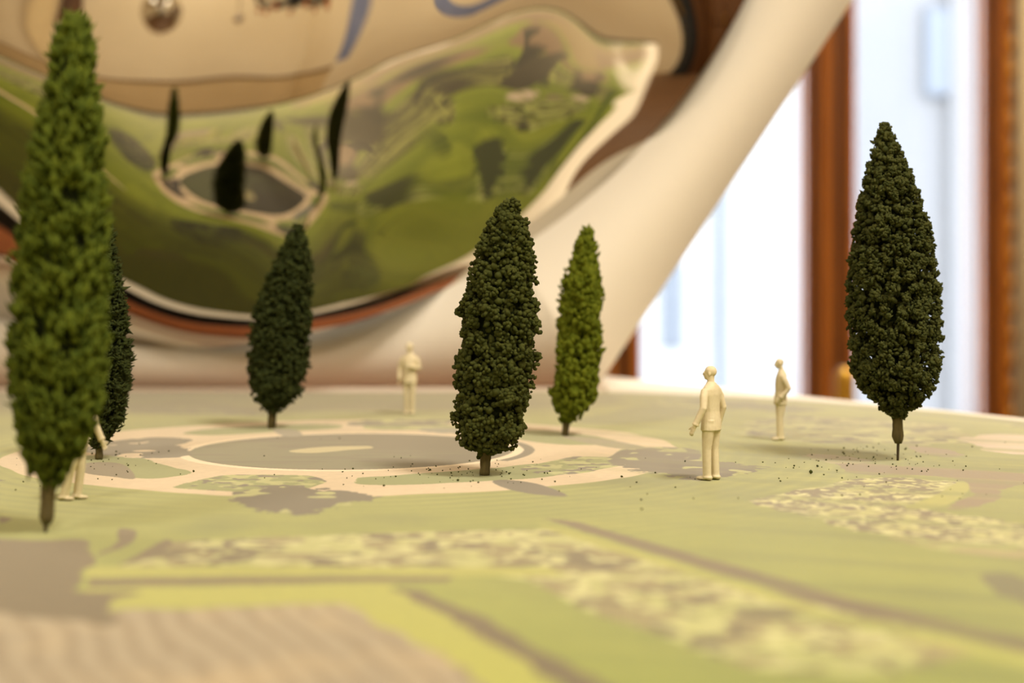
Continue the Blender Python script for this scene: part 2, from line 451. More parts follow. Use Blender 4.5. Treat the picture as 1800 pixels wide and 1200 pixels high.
# --- path disc, green beds, pond
lay(full, np.clip((.1235 + (fbm(X, Y, .05, 31) - .5) * .012 - RR) / .0004, 0, 1), PATH)

GW = win(PCX - .14, PCX + .14, PCY - .14, PCY + .14)
GX, GY = np.meshgrid(XS[GW[1]], YS[GW[0]]); GR = np.hypot(GX - PCX, GY - PCY); GT = np.arctan2(GY - PCY, GX - PCX)
def sector(a0, a1, r0, r1, col, seed=1, dapple=None, alpha=1):
    """bed between two angles (degrees) and radii round the pond, rounded ends"""
    aw = GT + (fbm(GX, GY, .02, seed) - .5) * .10
    am = math.radians((a0 + a1) / 2); ah = math.radians((a1 - a0) / 2)
    da = np.abs((aw - am + math.pi) % (2 * math.pi) - math.pi) / ah
    rm, rh = (r0 + r1) / 2, (r1 - r0) / 2
    dr = np.abs(GR + (fbm(GX, GY, .03, seed + 4) - .5) * .008 - rm) / rh
    c = ((da ** 3.2 + dr ** 3.2) < 1).astype(np.float32) * alpha
    lay(GW, c, col)
    if dapple:
        for (cell, th, dc) in dapple:
            lay(GW, np.clip((fbm(GX, GY, cell, seed + 20, 2) - th) / .04, 0, 1) * c, dc)
BED = (106, 122, 48)
sector(12, 52, .076, .107, BED, 2)
sector(62, 92, .078, .104, BED, 8, [(.006, .52, DAP)])
sector(100, 142, .078, .106, BED, 3)
sector(-168, -122, .078, .106, BED, 4)
sector(-84, -30, .077, .104, BED, 5)
sector(-116, -90, .074, .116, BED, 6, [(.005, .5, DAP), (.004, .62, SHADE_G)])
sector(-46, -14, .082, .108, BED, 7, [(.005, .5, DAP), (.004, .62, SHADE_G)])
sector(74, 96, .096, .128, SHADE_G, 21, [(.006, .6, DAP)])
sector(-24, 4, .098, .13, SHADE_G, 22, [(.006, .62, DAP)])
sector(150, 186, .072, .104, SHADE, 9, [(.009, .7, PATH)])
lay(GW, ((GR > .0625) & (GR < .0685) & (np.abs(GT + .05) < .5)).astype(np.float32), SHADE)
lay(GW, ((GR > PR) & (GR < .0645)).astype(np.float32), (236, 216, 184))
pond = (GR < PR).astype(np.float32)
lay(GW, pond, (36, 34, 22))
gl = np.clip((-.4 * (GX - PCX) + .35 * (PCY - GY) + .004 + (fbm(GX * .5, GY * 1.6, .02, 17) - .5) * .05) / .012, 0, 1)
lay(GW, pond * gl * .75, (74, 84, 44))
lay(GW, pond * np.clip((fbm(GX * .4, GY * 2.2, .012, 19) - .6) / .06, 0, 1) * .7, (44, 40, 28))
poly([(505, 795), (560, 788), (640, 786), (655, 790), (600, 795), (540, 799)], (176, 166, 120), warp=.002)
lay(GW, pond * ((GR > PR - .0016) & (GT < .3) & (GT > -2.2)), (52, 46, 34))
poly([(740, 755), (900, 756), (890, 766), (800, 764), (760, 762)], (110, 112, 104), rag=.004)
# --- printed tree shadows
poly([(395, 880), (430, 866), (520, 858), (600, 865), (655, 878), (600, 890), (560, 905), (520, 909), (470, 900), (430, 892)], SHADE, rag=.006, seed=3, dapple=[(.008, .68, DAP)])
poly([(1075, 812), (1150, 803), (1230, 810), (1335, 824), (1290, 840), (1230, 846), (1170, 838), (1110, 828)], SHADE_G, rag=.006, seed=5, dapple=[(.008, .66, DAP)])
poly([(180, 788), (280, 778), (335, 795), (322, 805), (250, 808), (175, 800)], SHADE_G, rag=.003, seed=6, dapple=[(.01, .7, PATH)])
poly([(866, 848), (900, 847), (950, 855), (997, 874), (960, 874), (915, 868), (880, 858)], SHADE_G)
poly([(140, 819), (190, 815), (222, 822), (237, 844), (200, 841), (150, 834)], BROWN)
poly([(990, 769), (1060, 774), (1135, 789), (1090, 791), (1020, 779)], (112, 108, 84))
poly([(480, 757), (520, 758), (530, 768), (500, 769)], (112, 108, 96))
# --- beds on the right
poly([(1480, 812), (1560, 820), (1800, 834), (1900, 845), (1780, 858), (1755, 880), (1700, 896), (1655, 898), (1698, 880), (1704, 855), (1640, 840), (1560, 838), (1490, 832)], (108, 90, 68), warp=.003)
poly([(1325, 888), (1395, 868), (1480, 850), (1560, 843), (1640, 846), (1690, 855), (1670, 872), (1600, 890), (1660, 905), (1820, 930), (1850, 968), (1700, 957), (1560, 945), (1440, 918)], (84, 76, 56), warp=.004, seed=8, dapple=[(.0032, .52, (160, 162, 98)), (.0024, .60, (196, 196, 136))])
poly([(1590, 896), (1640, 876), (1690, 848), (1702, 866), (1655, 894)], LIME)
poly([(1560, 945), (1700, 957), (1800, 968), (1800, 985), (1640, 968)], (140, 128, 84), dapple=[(.006, .55, DAP)])
poly([(1600, 785), (1650, 790), (1700, 802), (1660, 806), (1610, 797)], (128, 112, 96), warp=.003)
poly([(1690, 772), (1800, 765), (1900, 790), (1800, 802), (1730, 792)], (190, 172, 158), warp=.004)
poly([(1420, 800), (1500, 806), (1530, 815), (1470, 818), (1430, 810)], (150, 140, 104), rag=.003)
# --- foreground rows, hedges and fields
poly([(300, 955), (600, 942), (960, 934), (1012, 948), (1330, 1042), (1560, 1096), (1720, 1150), (1560, 1196), (1300, 1182), (1150, 1112), (1000, 1062), (930, 1020), (780, 1004), (500, 1000), (250, 1000), (200, 999), (270, 978)], (122, 114, 72), smooth=False, warp=.004, wscale=.03, dapple=[(.0065, .5, (160, 164, 98)), (.006, .60, (78, 70, 46)), (.004, .62, (180, 182, 122))])
poly([(150, 1000), (960, 1001), (1000, 1014), (930, 1017), (150, 1020)], LIME, smooth=False)
poly([(955, 914), (1010, 920), (1300, 1000), (1500, 1060), (1900, 1150), (1900, 1172), (1480, 1080), (1250, 1007), (1000, 930)], BROWN, smooth=False, warp=.002, wscale=.03)
poly([(940, 924), (1000, 934), (1250, 1011), (1480, 1084), (1900, 1178), (1900, 1200), (1470, 1100), (1240, 1022), (985, 944)], LIME, smooth=False, warp=.002, wscale=.03, alpha=.8)
poly([(150, 1021), (800, 1016), (790, 1025), (480, 1031), (150, 1036)], BROWN, smooth=False, warp=.0015, wscale=.03)
poly([(150, 1037), (480, 1033), (700, 1029), (690, 1048), (620, 1064), (150, 1078)], LIME, smooth=False, warp=.002)
poly([(-200, 1066), (130, 1082), (620, 1066), (690, 1088), (1000, 1260), (-300, 1260)], SOIL, smooth=False, warp=.003, dapple=None)
sl, c = poly_mask(np.array([bpt(*p) for p in [(-200, 1066), (130, 1082), (620, 1066), (690, 1088), (1000, 1260), (-300, 1260)]]))
Xs, Ys = np.meshgrid(XS[sl[1]], YS[sl[0]])
fw = np.sin((Xs * .925 + Ys * .379 + (fbm(Xs, Ys, .02, 41) - .5) * .006) * 2 * math.pi / .0058)
lay(sl, np.clip(fw - .1, 0, 1) * c * .6, (98, 82, 60))
lay(sl, np.clip(fbm(Xs, Ys, .012, 43) - .5, 0, 1) * 2.5 * c * .5, (190, 166, 122))
poly([(600, 1062), (700, 1046), (860, 1120), (1040, 1260), (920, 1260), (760, 1150)], LIME, smooth=False, warp=.002)
poly([(690, 1040), (740, 1044), (900, 1120), (1150, 1260), (1080, 1260), (850, 1128)], BROWN, smooth=False, warp=.002)
poly([(-100, 960), (60, 953), (150, 957), (152, 1012), (146, 1042), (240, 1046), (196, 1066), (190, 1106), (100, 1092), (-100, 1062)], BROWN, warp=.003)
poly([(206, 934), (238, 938), (228, 962), (165, 981), (205, 960)], BROWN, warp=.001)
poly([(290, 952), (300, 962), (255, 985), (200, 1000), (240, 980)], BROWN, warp=.001)
poly([(0, 912), (20, 915), (10, 922), (0, 922)], BROWN)
rs0 = np.random.RandomState(9)
# --- further print: seen only in the mirror (fields beside the camera's view)
W_ = lambda *a: dict(px=False, **dict(a[0]) if a else {})
def wpoly(pts, col, **k): poly(pts, col, px=False, **k)
wpoly([(.26, .02), (.60, -.02), (.60, .16), (.36, .20)], (136, 112, 82), warp=.01, wscale=.05)
wpoly([(.30, .26), (.46, .22), (.44, .30), (.33, .34)], (112, 96, 66), warp=.01, wscale=.05)
wpoly([(.17, .36), (.23, .30), (.30, .36), (.26, .46), (.2, .46)], (128, 126, 70), warp=.01, rag=.004, dapple=[(.008, .5, DAP), (.006, .6, SHADE)])
wpoly([(.10, .62), (.17, .60), (.19, .68), (.12, .72)], (120, 122, 66), warp=.008, dapple=[(.008, .5, DAP), (.006, .6, SHADE)])
wpoly([(-.62, .1), (-.4, .06), (-.36, .2), (-.56, .26)], (118, 98, 72), warp=.01, wscale=.05)
wpoly([(-.5, .4), (-.42, .34), (-.34, .42), (-.38, .52), (-.48, .5)], (124, 122, 72), warp=.01, rag=.005, dapple=[(.009, .5, DAP), (.007, .6, SHADE)])
wpoly([(-.66, .55), (-.3, .70), (-.28, .715), (-.66, .59)], PATH, smooth=False, warp=.006, wscale=.05)
wpoly([(-.16, .755), (-.02, .762), (.02, .78), (-.15, .775)], (92, 84, 52), warp=.006)
for k in range(9):
    x0 = -.5 + k * .062 + rs0.uniform(-.01, .01); y0 = .80 + rs0.uniform(-.05, .045)
    wpoly([(x0 - .022, y0 - .004), (x0, y0 - .010), (x0 + .026, y0 - .003), (x0 + .02, y0 + .007), (x0 - .015, y0 + .008)], (72, 76, 40), rag=.004, seed=70 + k, alpha=.8, dapple=[(.004, .55, (128, 136, 66))])
wpoly([(.03, .70), (.06, .69), (.13, .80), (.10, .83)], (88, 98, 40), warp=.006, alpha=.9)
wpoly([(.07, .79), (.12, .76), (.125, .80), (.09, .84)], (100, 112, 48), rag=.005, dapple=[(.005, .5, DAP)])
wpoly([(.02, .83), (.05, .81), (.06, .85), (.03, .86)], (76, 82, 40), rag=.004)
# curving mowing stripes on the right lawn
ex = np.hypot((X - .52) * .8, Y - .98)
lay(full, np.clip(np.sin(ex * 2 * math.pi / .03 + 2 * fbm(X, Y, .08, 81)) - .2, 0, 1) * np.clip((X - .02) / .05, 0, 1) * .55, LAWN_D)
lay(full, np.clip(np.sin(ex * 2 * math.pi / .021 + 1) - .6, 0, 1) * np.clip((X - .02) / .05, 0, 1) * .5, LIME)
wpoly([(.2, .5), (.26, .42), (.275, .43), (.215, .52)], (64, 70, 34), warp=.004)
wpoly([(.3, .12), (.42, .1), (.43, .13), (.3, .16)], (150, 154, 64), warp=.006)
wpoly([(.12, .2), (.15, .195), (.13, .3), (.1, .33)], (74, 78, 40), warp=.004)
# printed tree shadows, beds and fields, plus a streak imitating a tree's reflection
DK = (36, 36, 28)
wpoly([(.505, .153), (.574, .031), (.60, .12), (.50, .2), (.344, .288), (.319, .423), (.392, .393)], (120, 98, 76), warp=.004, wscale=.04)
wpoly([(.255, .593), (.326, .488), (.314, .376), (.373, .227), (.236, .449), (.22, .582)], (58, 54, 40), warp=.004, rag=.003)
wpoly([(.308, .5), (.348, .472), (.30, .56), (.22, .678), (.235, .63), (.269, .57)], (104, 104, 56), rag=.004, dapple=[(.007, .5, (150, 152, 84)), (.006, .6, DK)])
wpoly([(.327, .36), (.305, .499), (.308, .529), (.342, .44), (.434, .304), (.42, .28), (.36, .40)], DK, warp=.002)  # long dark streak painted to imitate a cypress's reflection
wpoly([(.131, .747), (.155, .76), (.137, .787), (.092, .83), (.083, .834), (.095, .799)], (60, 66, 36), rag=.007)
wpoly([(-.194, .741), (-.15, .734), (-.116, .728), (-.14, .78), (-.171, .818), (-.196, .789)], (44, 44, 34), rag=.006, dapple=[(.006, .6, (104, 116, 50))])
wpoly([(-.263, .355), (-.20, .30), (-.16, .41), (-.17, .50), (-.216, .529), (-.282, .497)], (42, 44, 34), rag=.006, dapple=[(.008, .62, (96, 108, 48))])
wpoly([(.16, .215), (.24, .277), (.275, .36), (.262, .369), (.18, .30)], DK, rag=.004)
wpoly([(.001, .792), (.04, .81), (.064, .845), (.066, .851), (.04, .822), (.003, .803)], (44, 52, 22), warp=.001)
wpoly([(.112, .846), (.147, .803), (.30, .56), (.31, .565), (.189, .755), (.135, .841)], (66, 78, 26), warp=.002)
wpoly([(-.259, .846), (-.22, .838), (-.187, .852), (-.199, .866), (-.244, .862)], (92, 80, 62), warp=.003)
wpoly([(-.003, .829), (.03, .838), (.045, .856), (.01, .868), (-.027, .855)], (74, 88, 40), rag=.003, dapple=[(.004, .5, (116, 128, 64)), (.004, .62, DK)])
wpoly([(-.031, .79), (.031, .777), (.06, .80), (.055, .806), (.03, .785), (-.03, .797)], (56, 66, 26), warp=.002)
# grey-brown band on the far print edge: the panel's foot shade, painted in
edge = Y + (fbm(X, Y, .06, 51) - .5) * .02
lay(full, np.clip((edge - .852) / .006, 0, 1) * np.clip((-.06 - X) / .06, 0, 1), (78, 76, 40))
lay(full, np.clip((.035 - edge) / .03, 0, 1) * np.clip((.2 - X) / .1, 0, 1), (46, 50, 24))
lay(full, np.clip((Y - .71) / .07, 0, 1) * np.clip((.10 - X) / .12, 0, 1) * (.55 + .45 * fbm(X * .5, Y * 3, .03, 91)) * (RR > .13), (70, 72, 32))  # lawn darkened towards the far left: the dome's shade in the print
# dapples and small leaves all over: fine paper grain
IMG *= (1 + (fbm(X, Y, .0016, 61, 2)[..., None] - .5) * .08)
np.clip(IMG, 0, 1, out=IMG)
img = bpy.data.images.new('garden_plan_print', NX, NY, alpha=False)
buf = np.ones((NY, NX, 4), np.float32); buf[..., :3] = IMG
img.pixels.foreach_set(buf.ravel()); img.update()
del buf, IMG, X, Y, RR, TH, rw, arc

m = bpy.data.materials.new('garden_plan_print'); m.use_nodes = True
nt = m.node_tree; b = nt.nodes['Principled BSDF']
tx = nt.nodes.new('ShaderNodeTexImage'); tx.image = img; tx.extension = 'EXTEND'
uvn = nt.nodes.new('ShaderNodeUVMap'); uvn.uv_map = 'plan'
nt.links.new(uvn.outputs['UV'], tx.inputs['Vector']); nt.links.new(tx.outputs['Color'], b.inputs['Base Color'])
b.inputs['Roughness'].default_value = 0.6
b.inputs['Specular IOR Level'].default_value = 0.15
# grazing sheen imitated by a pale diffuse colour, stronger at flat view angles
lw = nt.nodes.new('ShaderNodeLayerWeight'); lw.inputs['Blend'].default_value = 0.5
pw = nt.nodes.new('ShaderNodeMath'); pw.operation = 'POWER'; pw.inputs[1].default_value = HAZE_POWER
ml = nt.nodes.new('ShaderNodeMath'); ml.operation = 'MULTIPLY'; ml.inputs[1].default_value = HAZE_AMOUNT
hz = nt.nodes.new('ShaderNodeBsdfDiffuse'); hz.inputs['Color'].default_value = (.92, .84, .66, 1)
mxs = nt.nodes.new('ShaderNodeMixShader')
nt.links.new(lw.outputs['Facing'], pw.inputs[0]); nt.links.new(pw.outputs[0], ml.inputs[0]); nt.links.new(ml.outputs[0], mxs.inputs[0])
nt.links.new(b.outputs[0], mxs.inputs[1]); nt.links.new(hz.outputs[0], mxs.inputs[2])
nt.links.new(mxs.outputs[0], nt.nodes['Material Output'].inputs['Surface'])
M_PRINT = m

# =====================================================================
# the model board, table, mirror panel
# =====================================================================
def xr(y): return 0.0627 + 0.5685 * (1.026 - y)      # right edge of the board
tb = thing('table', 'dark wooden table carrying the white model board', 'table', (-.1, .45, FLOOR_Z))
bm = bmesh.new()
prism(bm, [(x + .1, y - .45) for x, y in [(-.7, 0), (xr(0) - .06, 0), (xr(.99) - .06, .99), (-.7, .99)]], -FLOOR_Z - .055, -FLOOR_Z - .025)
obj_bm('tabletop', bm, M_WOODD, tb)
for lx, ly in ((-.55, .1), (.48, .1), (-.55, .9), (-.06, .9)):
    boxobj('leg', (lx + .1 - .025, lx + .1 + .025, ly - .45 - .025, ly - .45 + .025, 0, -FLOOR_Z - .055), M_WOODD, tb, .003)

bd = thing('model_board', 'white model board covered with a printed plan of a green garden', 'model board', (-.05, .45, -.025))
def shift(poly): return [(x + .05, y - .45) for x, y in poly]
bm = bmesh.new()
prism(bm, shift([(-.75, -.05), (xr(-.05), -.05), (xr(.88), .88), (-.75, .88)]), 0.0, .025)
prism(bm, shift([(.056, .88), (xr(.88), .88), (xr(.92), .92), (.056, .92)]), 0.0, .025)
prism(bm, shift([(-.75, .92), (xr(.92), .92), (xr(1.03), 1.03), (-.75, 1.03)]), 0.0, .025)
obj_bm('slab', bm, M_WHITE, bd)
# printed sheet with a rounded far corner
pr = [(-.735, -.04), (xr(-.04) - .018, -.04), (xr(.60) - .016, .60), (xr(.70) - .016, .70)]
a0 = bpt(1800, 742)
crn = [bpt(1800, 742), bpt(1680, 728), bpt(1550, 716), bpt(1400, 704), bpt(1250, 696), bpt(1100, 691), bpt(1000, 688.5)]
pr = pr[:2] + [(xr(.5) - .012, .5), (xr(.62) - .008, .62)] + crn + [(-.06, .873), (-.735, .873)]
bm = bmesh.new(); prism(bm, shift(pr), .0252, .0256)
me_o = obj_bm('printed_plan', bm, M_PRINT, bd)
uv = me_o.data.uv_layers.new(name='plan')
for lp in me_o.data.loops:
    co = me_o.data.vertices[lp.vertex_index].co
    uv.data[lp.index].uv = ((co.x - .05 - PX0) / (PX1 - PX0), (co.y + .45 - PY0) / (PY1 - PY0))
Z0B = .0006
boxobj('front_shade_strip', (-.70, xr(-.05) + .05, -.5, -.495, .0, .033), M_BLACK, bd)  # black strip added for the dark shaded line along the front edge
boxobj('channel_floor', (-.7, .106, .43, .47, -.0, .003), M_BLACK, bd)  # black colour stands in for the shade inside the gap
boxobj('channel_rail', (-.7, .106, .447, .468, .003, .014), M_RAIL, bd, .001)

# mirror panel: white board with a round opening, filled by a bulging polished mirror
MC = (-0.20158918, 0.40662126); MR = 0.383518256
YP = .92
CO = np.array([
4605,4186,3447,2441,1250,-29,-1300,-2480,-3506,-4342,-4979,-5427,-5716,-5882,-5965,-6003,-6032,-6079,-6168,-6313,-6527,-6816,-7184,-7633,-8163,-8772,-9458,-10219,-11052,-11953,-12921,-13951,-15043,-16192,-17398,-18658,-19971,-21336,-22752,
2870,2828,2425,1712,777,-276,-1338,-2318,-3146,-3785,-4226,-4488,-4603,-4613,-4560,-4484,-4421,-4395,-4429,-4535,-4722,-4994,-5353,-5799,-6329,-6942,-7634,-8402,-9241,-10149,-11122,-12158,-13253,-14404,-15611,-16872,-18184,-19547,-20960,
1091,1457,1408,997,319,-510,-1368,-2151,-2782,-3223,-3469,-3544,-3488,-3346,-3166,-2986,-2840,-2754,-2744,-2820,-2989,-3253,-3610,-4059,-4596,-5217,-5918,-6694,-7542,-8457,-9437,-10477,-11575,-12729,-13937,-15197,-16507,-17868,-19278,
-753,65,398,303,-116,-725,-1386,-1977,-2413,-2654,-2702,-2590,-2365,-2079,-1779,-1506,-1291,-1155,-1113,-1172,-1333,-1596,-1959,-2417,-2964,-3597,-4310,-5097,-5955,-6879,-7865,-8910,-10012,-11167,-12375,-13634,-14942,-16299,-17705,
-2692,-1360,-606,-365,-518,-912,-1383,-1787,-2029,-2068,-1916,-1617,-1228,-805,-398,-45,226,397,458,407,243,-29,-404,-876,-1439,-2087,-2814,-3614,-4482,-5415,-6407,-7457,-8562,-9718,-10925,-12182,-13487,-14840,-16240,
-4768,-2842,-1611,-1002,-878,-1058,-1345,-1569,-1616,-1450,-1094,-609,-63,484,983,1399,1708,1899,1965,1907,1731,1442,1048,556,-26,-691,-1434,-2247,-3127,-4068,-5067,-6121,-7227,-8383,-9588,-10841,-12142,-13489,-14882,
-7032,-4413,-2632,-1609,-1186,-1147,-1255,-1301,-1151,-772,-212,453,1144,1798,2368,2825,3152,3342,3397,3321,3121,2807,2388,1873,1269,584,-174,-1001,-1891,-2840,-3844,-4900,-6007,-7162,-8363,-9612,-10906,-12245,-13630,
-9552,-6118,-3695,-2193,-1435,-1164,-1090,-953,-597,0,765,1598,2413,3146,3758,4228,4547,4716,4742,4634,4401,4055,3607,3065,2438,1734,959,120,-779,-1734,-2741,-3798,-4902,-6053,-7250,-8491,-9777,-11108,-12483,
-12404,-8014,-4835,-2774,-1628,-1098,-827,-491,90,915,1878,2857,3760,4533,5148,5595,5878,6003,5983,5830,5556,5174,4693,4123,3474,2752,1963,1114,208,-750,-1757,-2812,-3913,-5058,-6247,-7479,-8755,-10074,-11437,
-15667,-10168,-6106,-3386,-1787,-957,-456,116,953,2016,3160,4245,5185,5945,6515,6902,7118,7179,7098,6892,6571,6149,5636,5040,4371,3633,2834,1978,1069,111,-894,-1944,-3038,-4174,-5352,-6573,-7836,-9142,-10490,
-19413,-12645,-7566,-4082,-1958,-783,-5,860,1995,3311,4612,5744,6654,7339,7816,8107,8233,8213,8063,7798,7430,6970,6427,5809,5123,4375,3569,2711,1803,849,-150,-1191,-2274,-3399,-4564,-5771,-7019,-8309,-9641,
-23674,-15488,-9263,-4916,-2210,-663,440,1671,3164,4759,6182,7286,8089,8641,8986,9157,9179,9072,8851,8530,8118,7625,7058,6424,5728,4975,4169,3314,2412,1466,478,-551,-1621,-2730,-3880,-5070,-6300,-7572,-8885,
-28411,-18677,-11190,-5893,-2572,-673,805,2487,4396,6290,7778,8753,9374,9752,9946,9992,9912,9725,9442,9073,8627,8110,7528,6885,6186,5435,4635,3788,2898,1965,992,-21,-1073,-2165,-3295,-4466,-5676,-6927,-8219,
-33478,-22090,-13239,-6898,-2910,-680,1247,3387,5670,7828,9270,9977,10366,10567,10623,10562,10400,10150,9822,9421,8954,8424,7837,7194,6501,5759,4971,4139,3266,2351,1397,404,-627,-1698,-2807,-3955,-5143,-6372,-7641,
-38607,-25489,-15185,-7661,-2821,-130,2270,4533,6960,9251,10457,10761,10943,11013,10974,10842,10629,10344,9991,9577,9103,8574,7992,7359,6679,5954,5185,4373,3521,2629,1699,729,-278,-1325,-2410,-3534,-4697,-5901,-7144,
-43435,-28539,-16741,-7924,-1961,1439,3874,5757,8160,10306,11044,10978,11078,11090,11008,10848,10617,10322,9967,9555,9089,8571,8005,7391,6732,6029,5284,4498,3672,2807,1903,960,-21,-1040,-2099,-3196,-4333,-5510,-6727,
-47600,-30877,-17623,-7624,-638,3055,5041,7209,9205,10610,10782,10847,10902,10881,10790,10631,10407,10121,9778,9381,8933,8436,7892,7304,6671,5996,5280,4523,3727,2892,2017,1104,152,-839,-1868,-2938,-4047,-5195,-6384,
-50928,-32250,-17513,-6516,1156,4453,6287,8624,9840,10364,10496,10649,10579,10523,10428,10274,10059,9787,9461,9084,8660,8189,7673,7114,6512,5869,5185,4460,3696,2892,2050,1168,247,-714,-1713,-2753,-3832,-4952,-6111,
-53700,-32906,-16527,-4682,2640,4901,7740,9240,9558,9979,10159,10277,10257,10158,10021,9846,9626,9361,9050,8694,8295,7852,7367,6839,6270,5661,5010,4319,3589,2819,2009,1159,270,-659,-1628,-2637,-3685,-4774,-5903,
-56731,-33917,-15870,-3202,3054,4363,7909,8431,9131,9491,9693,9814,9816,9710,9551,9358,9132,8870,8571,8235,7860,7446,6991,6496,5961,5385,4769,4112,3416,2679,1902,1086,229,-668,-1606,-2583,-3601,-4659,-5756,
-60778,-36468,-17075,-3166,3975,5243,7226,7810,8479,8877,9126,9251,9252,9156,9003,8809,8582,8327,8042,7725,7375,6988,6564,6100,5598,5055,4472,3849,3186,2482,1739,955,130,-735,-1641,-2587,-3573,-4600,-5666,
-65715,-40565,-20499,-5689,3755,6078,6566,7117,7760,8239,8418,8583,8589,8525,8389,8202,7983,7740,7473,7178,6853,6493,6098,5665,5193,4682,4131,3540,2908,2237,1525,773,-20,-854,-1728,-2643,-3598,-4594,-5629,
-70511,-44638,-23768,-7894,2595,4346,5492,6621,6676,7326,7658,7791,7911,7856,7713,7533,7334,7115,6874,6606,6307,5974,5606,5201,4758,4276,3754,3193,2591,1950,1268,546,-216,-1019,-1863,-2747,-3671,-4636,-5639,
-74543,-48050,-26484,-9963,647,2304,2937,4686,5489,6084,6656,6828,7017,6992,6902,6784,6640,6465,6258,6020,5747,5440,5097,4718,4300,3844,3349,2814,2241,1627,974,281,-453,-1226,-2040,-2894,-3788,-4722,-5695,
-77929,-51154,-29362,-12848,-2510,416,1137,2856,4039,4847,5655,5942,5772,5900,6002,6010,5942,5815,5643,5432,5184,4899,4578,4220,3825,3392,2920,2410,1862,1274,647,-19,-725,-1470,-2256,-3081,-3945,-4849,-5793,
-81128,-54465,-32824,-16508,-6032,-1375,-102,1211,2521,3732,4600,5237,5326,5358,5384,5371,5307,5196,5043,4850,4620,4354,4051,3711,3335,2922,2472,1984,1457,893,291,-350,-1030,-1749,-2507,-3304,-4140,-5015,-5929,
-84582,-58303,-36953,-20703,-9702,-3614,-1142,634,1780,2800,3543,4353,4775,4868,4850,4794,4711,4598,4453,4272,4056,3803,3515,3191,2832,2436,2004,1535,1030,487,-93,-710,-1365,-2059,-2790,-3561,-4369,-5217,-6102,
-88580,-62846,-41865,-25699,-14298,-7207,-3298,-575,1022,2617,3043,3541,3978,4168,4200,4162,4089,3987,3854,3686,3482,3242,2967,2658,2313,1933,1517,1066,579,57,-502,-1097,-1729,-2399,-3106,-3850,-4632,-5452,-6310,
-93213,-68064,-47446,-31358,-19654,-11847,-6922,-3299,-150,1793,2335,2823,3186,3372,3438,3443,3409,3339,3229,3079,2889,2663,2401,2104,1773,1408,1008,574,105,-399,-938,-1512,-2122,-2768,-3451,-4171,-4928,-5721,-6552,
-98411,-73766,-53387,-37218,-25024,-16264,-9999,-5066,-1029,1037,1765,2217,2422,2521,2593,2647,2669,2643,2566,2439,2267,2056,1808,1526,1209,858,473,55,-397,-882,-1402,-1956,-2544,-3168,-3827,-4523,-5255,-6023,-6828,
-104028,-79738,-59425,-42987,-30138,-20348,-12862,-6942,-2446,54,1089,1437,1500,1555,1663,1786,1874,1900,1859,1758,1607,1413,1181,914,613,277,-91,-493,-927,-1395,-1895,-2429,-2996,-3598,-4235,-4907,-5614,-6357,-7137,
-109930,-85830,-65432,-48607,-35069,-24363,-15937,-9345,-4514,-1618,-261,208,341,471,667,874,1030,1105,1100,1026,898,725,512,263,-21,-339,-691,-1075,-1491,-1939,-2420,-2934,-3480,-4060,-4674,-5323,-6006,-6725,-7479,
-116024,-91976,-71390,-54139,-39966,-28511,-19383,-12286,-7119,-3834,-2078,-1294,-941,-669,-373,-91,124,245,275,233,132,-16,-206,-434,-698,-997,-1329,-1694,-2091,-2520,-2980,-3473,-3998,-4556,-5147,-5773,-6432,-7127,-7856,
-122264,-98164,-77335,-59664,-44938,-32878,-23195,-15661,-10127,-6427,-4220,-3025,-2364,-1901,-1496,-1142,-872,-702,-627,-631,-698,-817,-979,-1183,-1424,-1701,-2011,-2355,-2731,-3138,-3577,-4048,-4551,-5087,-5655,-6257,-6893,-7563,-8267,
-128637,-104411,-83313,-65247,-50041,-37474,-27318,-19366,-13433,-9294,-6617,-4981,-3973,-3280,-2741,-2304,-1970,-1743,-1616,-1573,-1599,-1682,-1813,-1988,-2202,-2454,-2740,-3060,-3413,-3798,-4214,-4663,-5143,-5655,-6200,-6778,-7390,-8035,-8715,
-135144,-110742,-89362,-70927,-55294,-42282,-31692,-23325,-16973,-12384,-9237,-7160,-5790,-4841,-4136,-3592,-3179,-2885,-2697,-2599,-2577,-2618,-2712,-2854,-3037,-3260,-3519,-3813,-4141,-4501,-4893,-5317,-5774,-6262,-6783,-7337,-7924,-8545,-9200,
-141792,-117177,-95511,-76726,-60702,-47278,-36274,-27491,-20709,-15669,-12063,-9555,-7821,-6597,-5698,-5020,-4508,-4132,-3873,-3713,-3636,-3629,-3680,-3783,-3932,-4122,-4351,-4616,-4916,-5250,-5616,-6015,-6446,-6909,-7406,-7935,-8497,-9093,-9722,
-148587,-123734,-101777,-82657,-66262,-52447,-41039,-31840,-24626,-19139,-15086,-12158,-10062,-8548,-7433,-6596,-5963,-5490,-5150,-4919,-4779,-4717,-4719,-4779,-4888,-5042,-5237,-5471,-5741,-6045,-6384,-6756,-7160,-7598,-8068,-8572,-9109,-9679,-10283,
-155526,-130420,-108172,-88725,-71974,-57780,-45975,-36362,-28719,-22791,-18301,-14963,-12505,-10692,-9342,-8323,-7549,-6964,-6529,-6218,-6008,-5884,-5832,-5843,-5908,-6022,-6180,-6378,-6616,-6889,-7198,-7541,-7918,-8328,-8772,-9249,-9760,-10305,-10883], np.float64).reshape(39, 39) * 1e-5
T0M, Z0M, HM = (-0.34728918 - MR - .1), (MC[1] - MR - .1), (2 * MR + .2) / 36
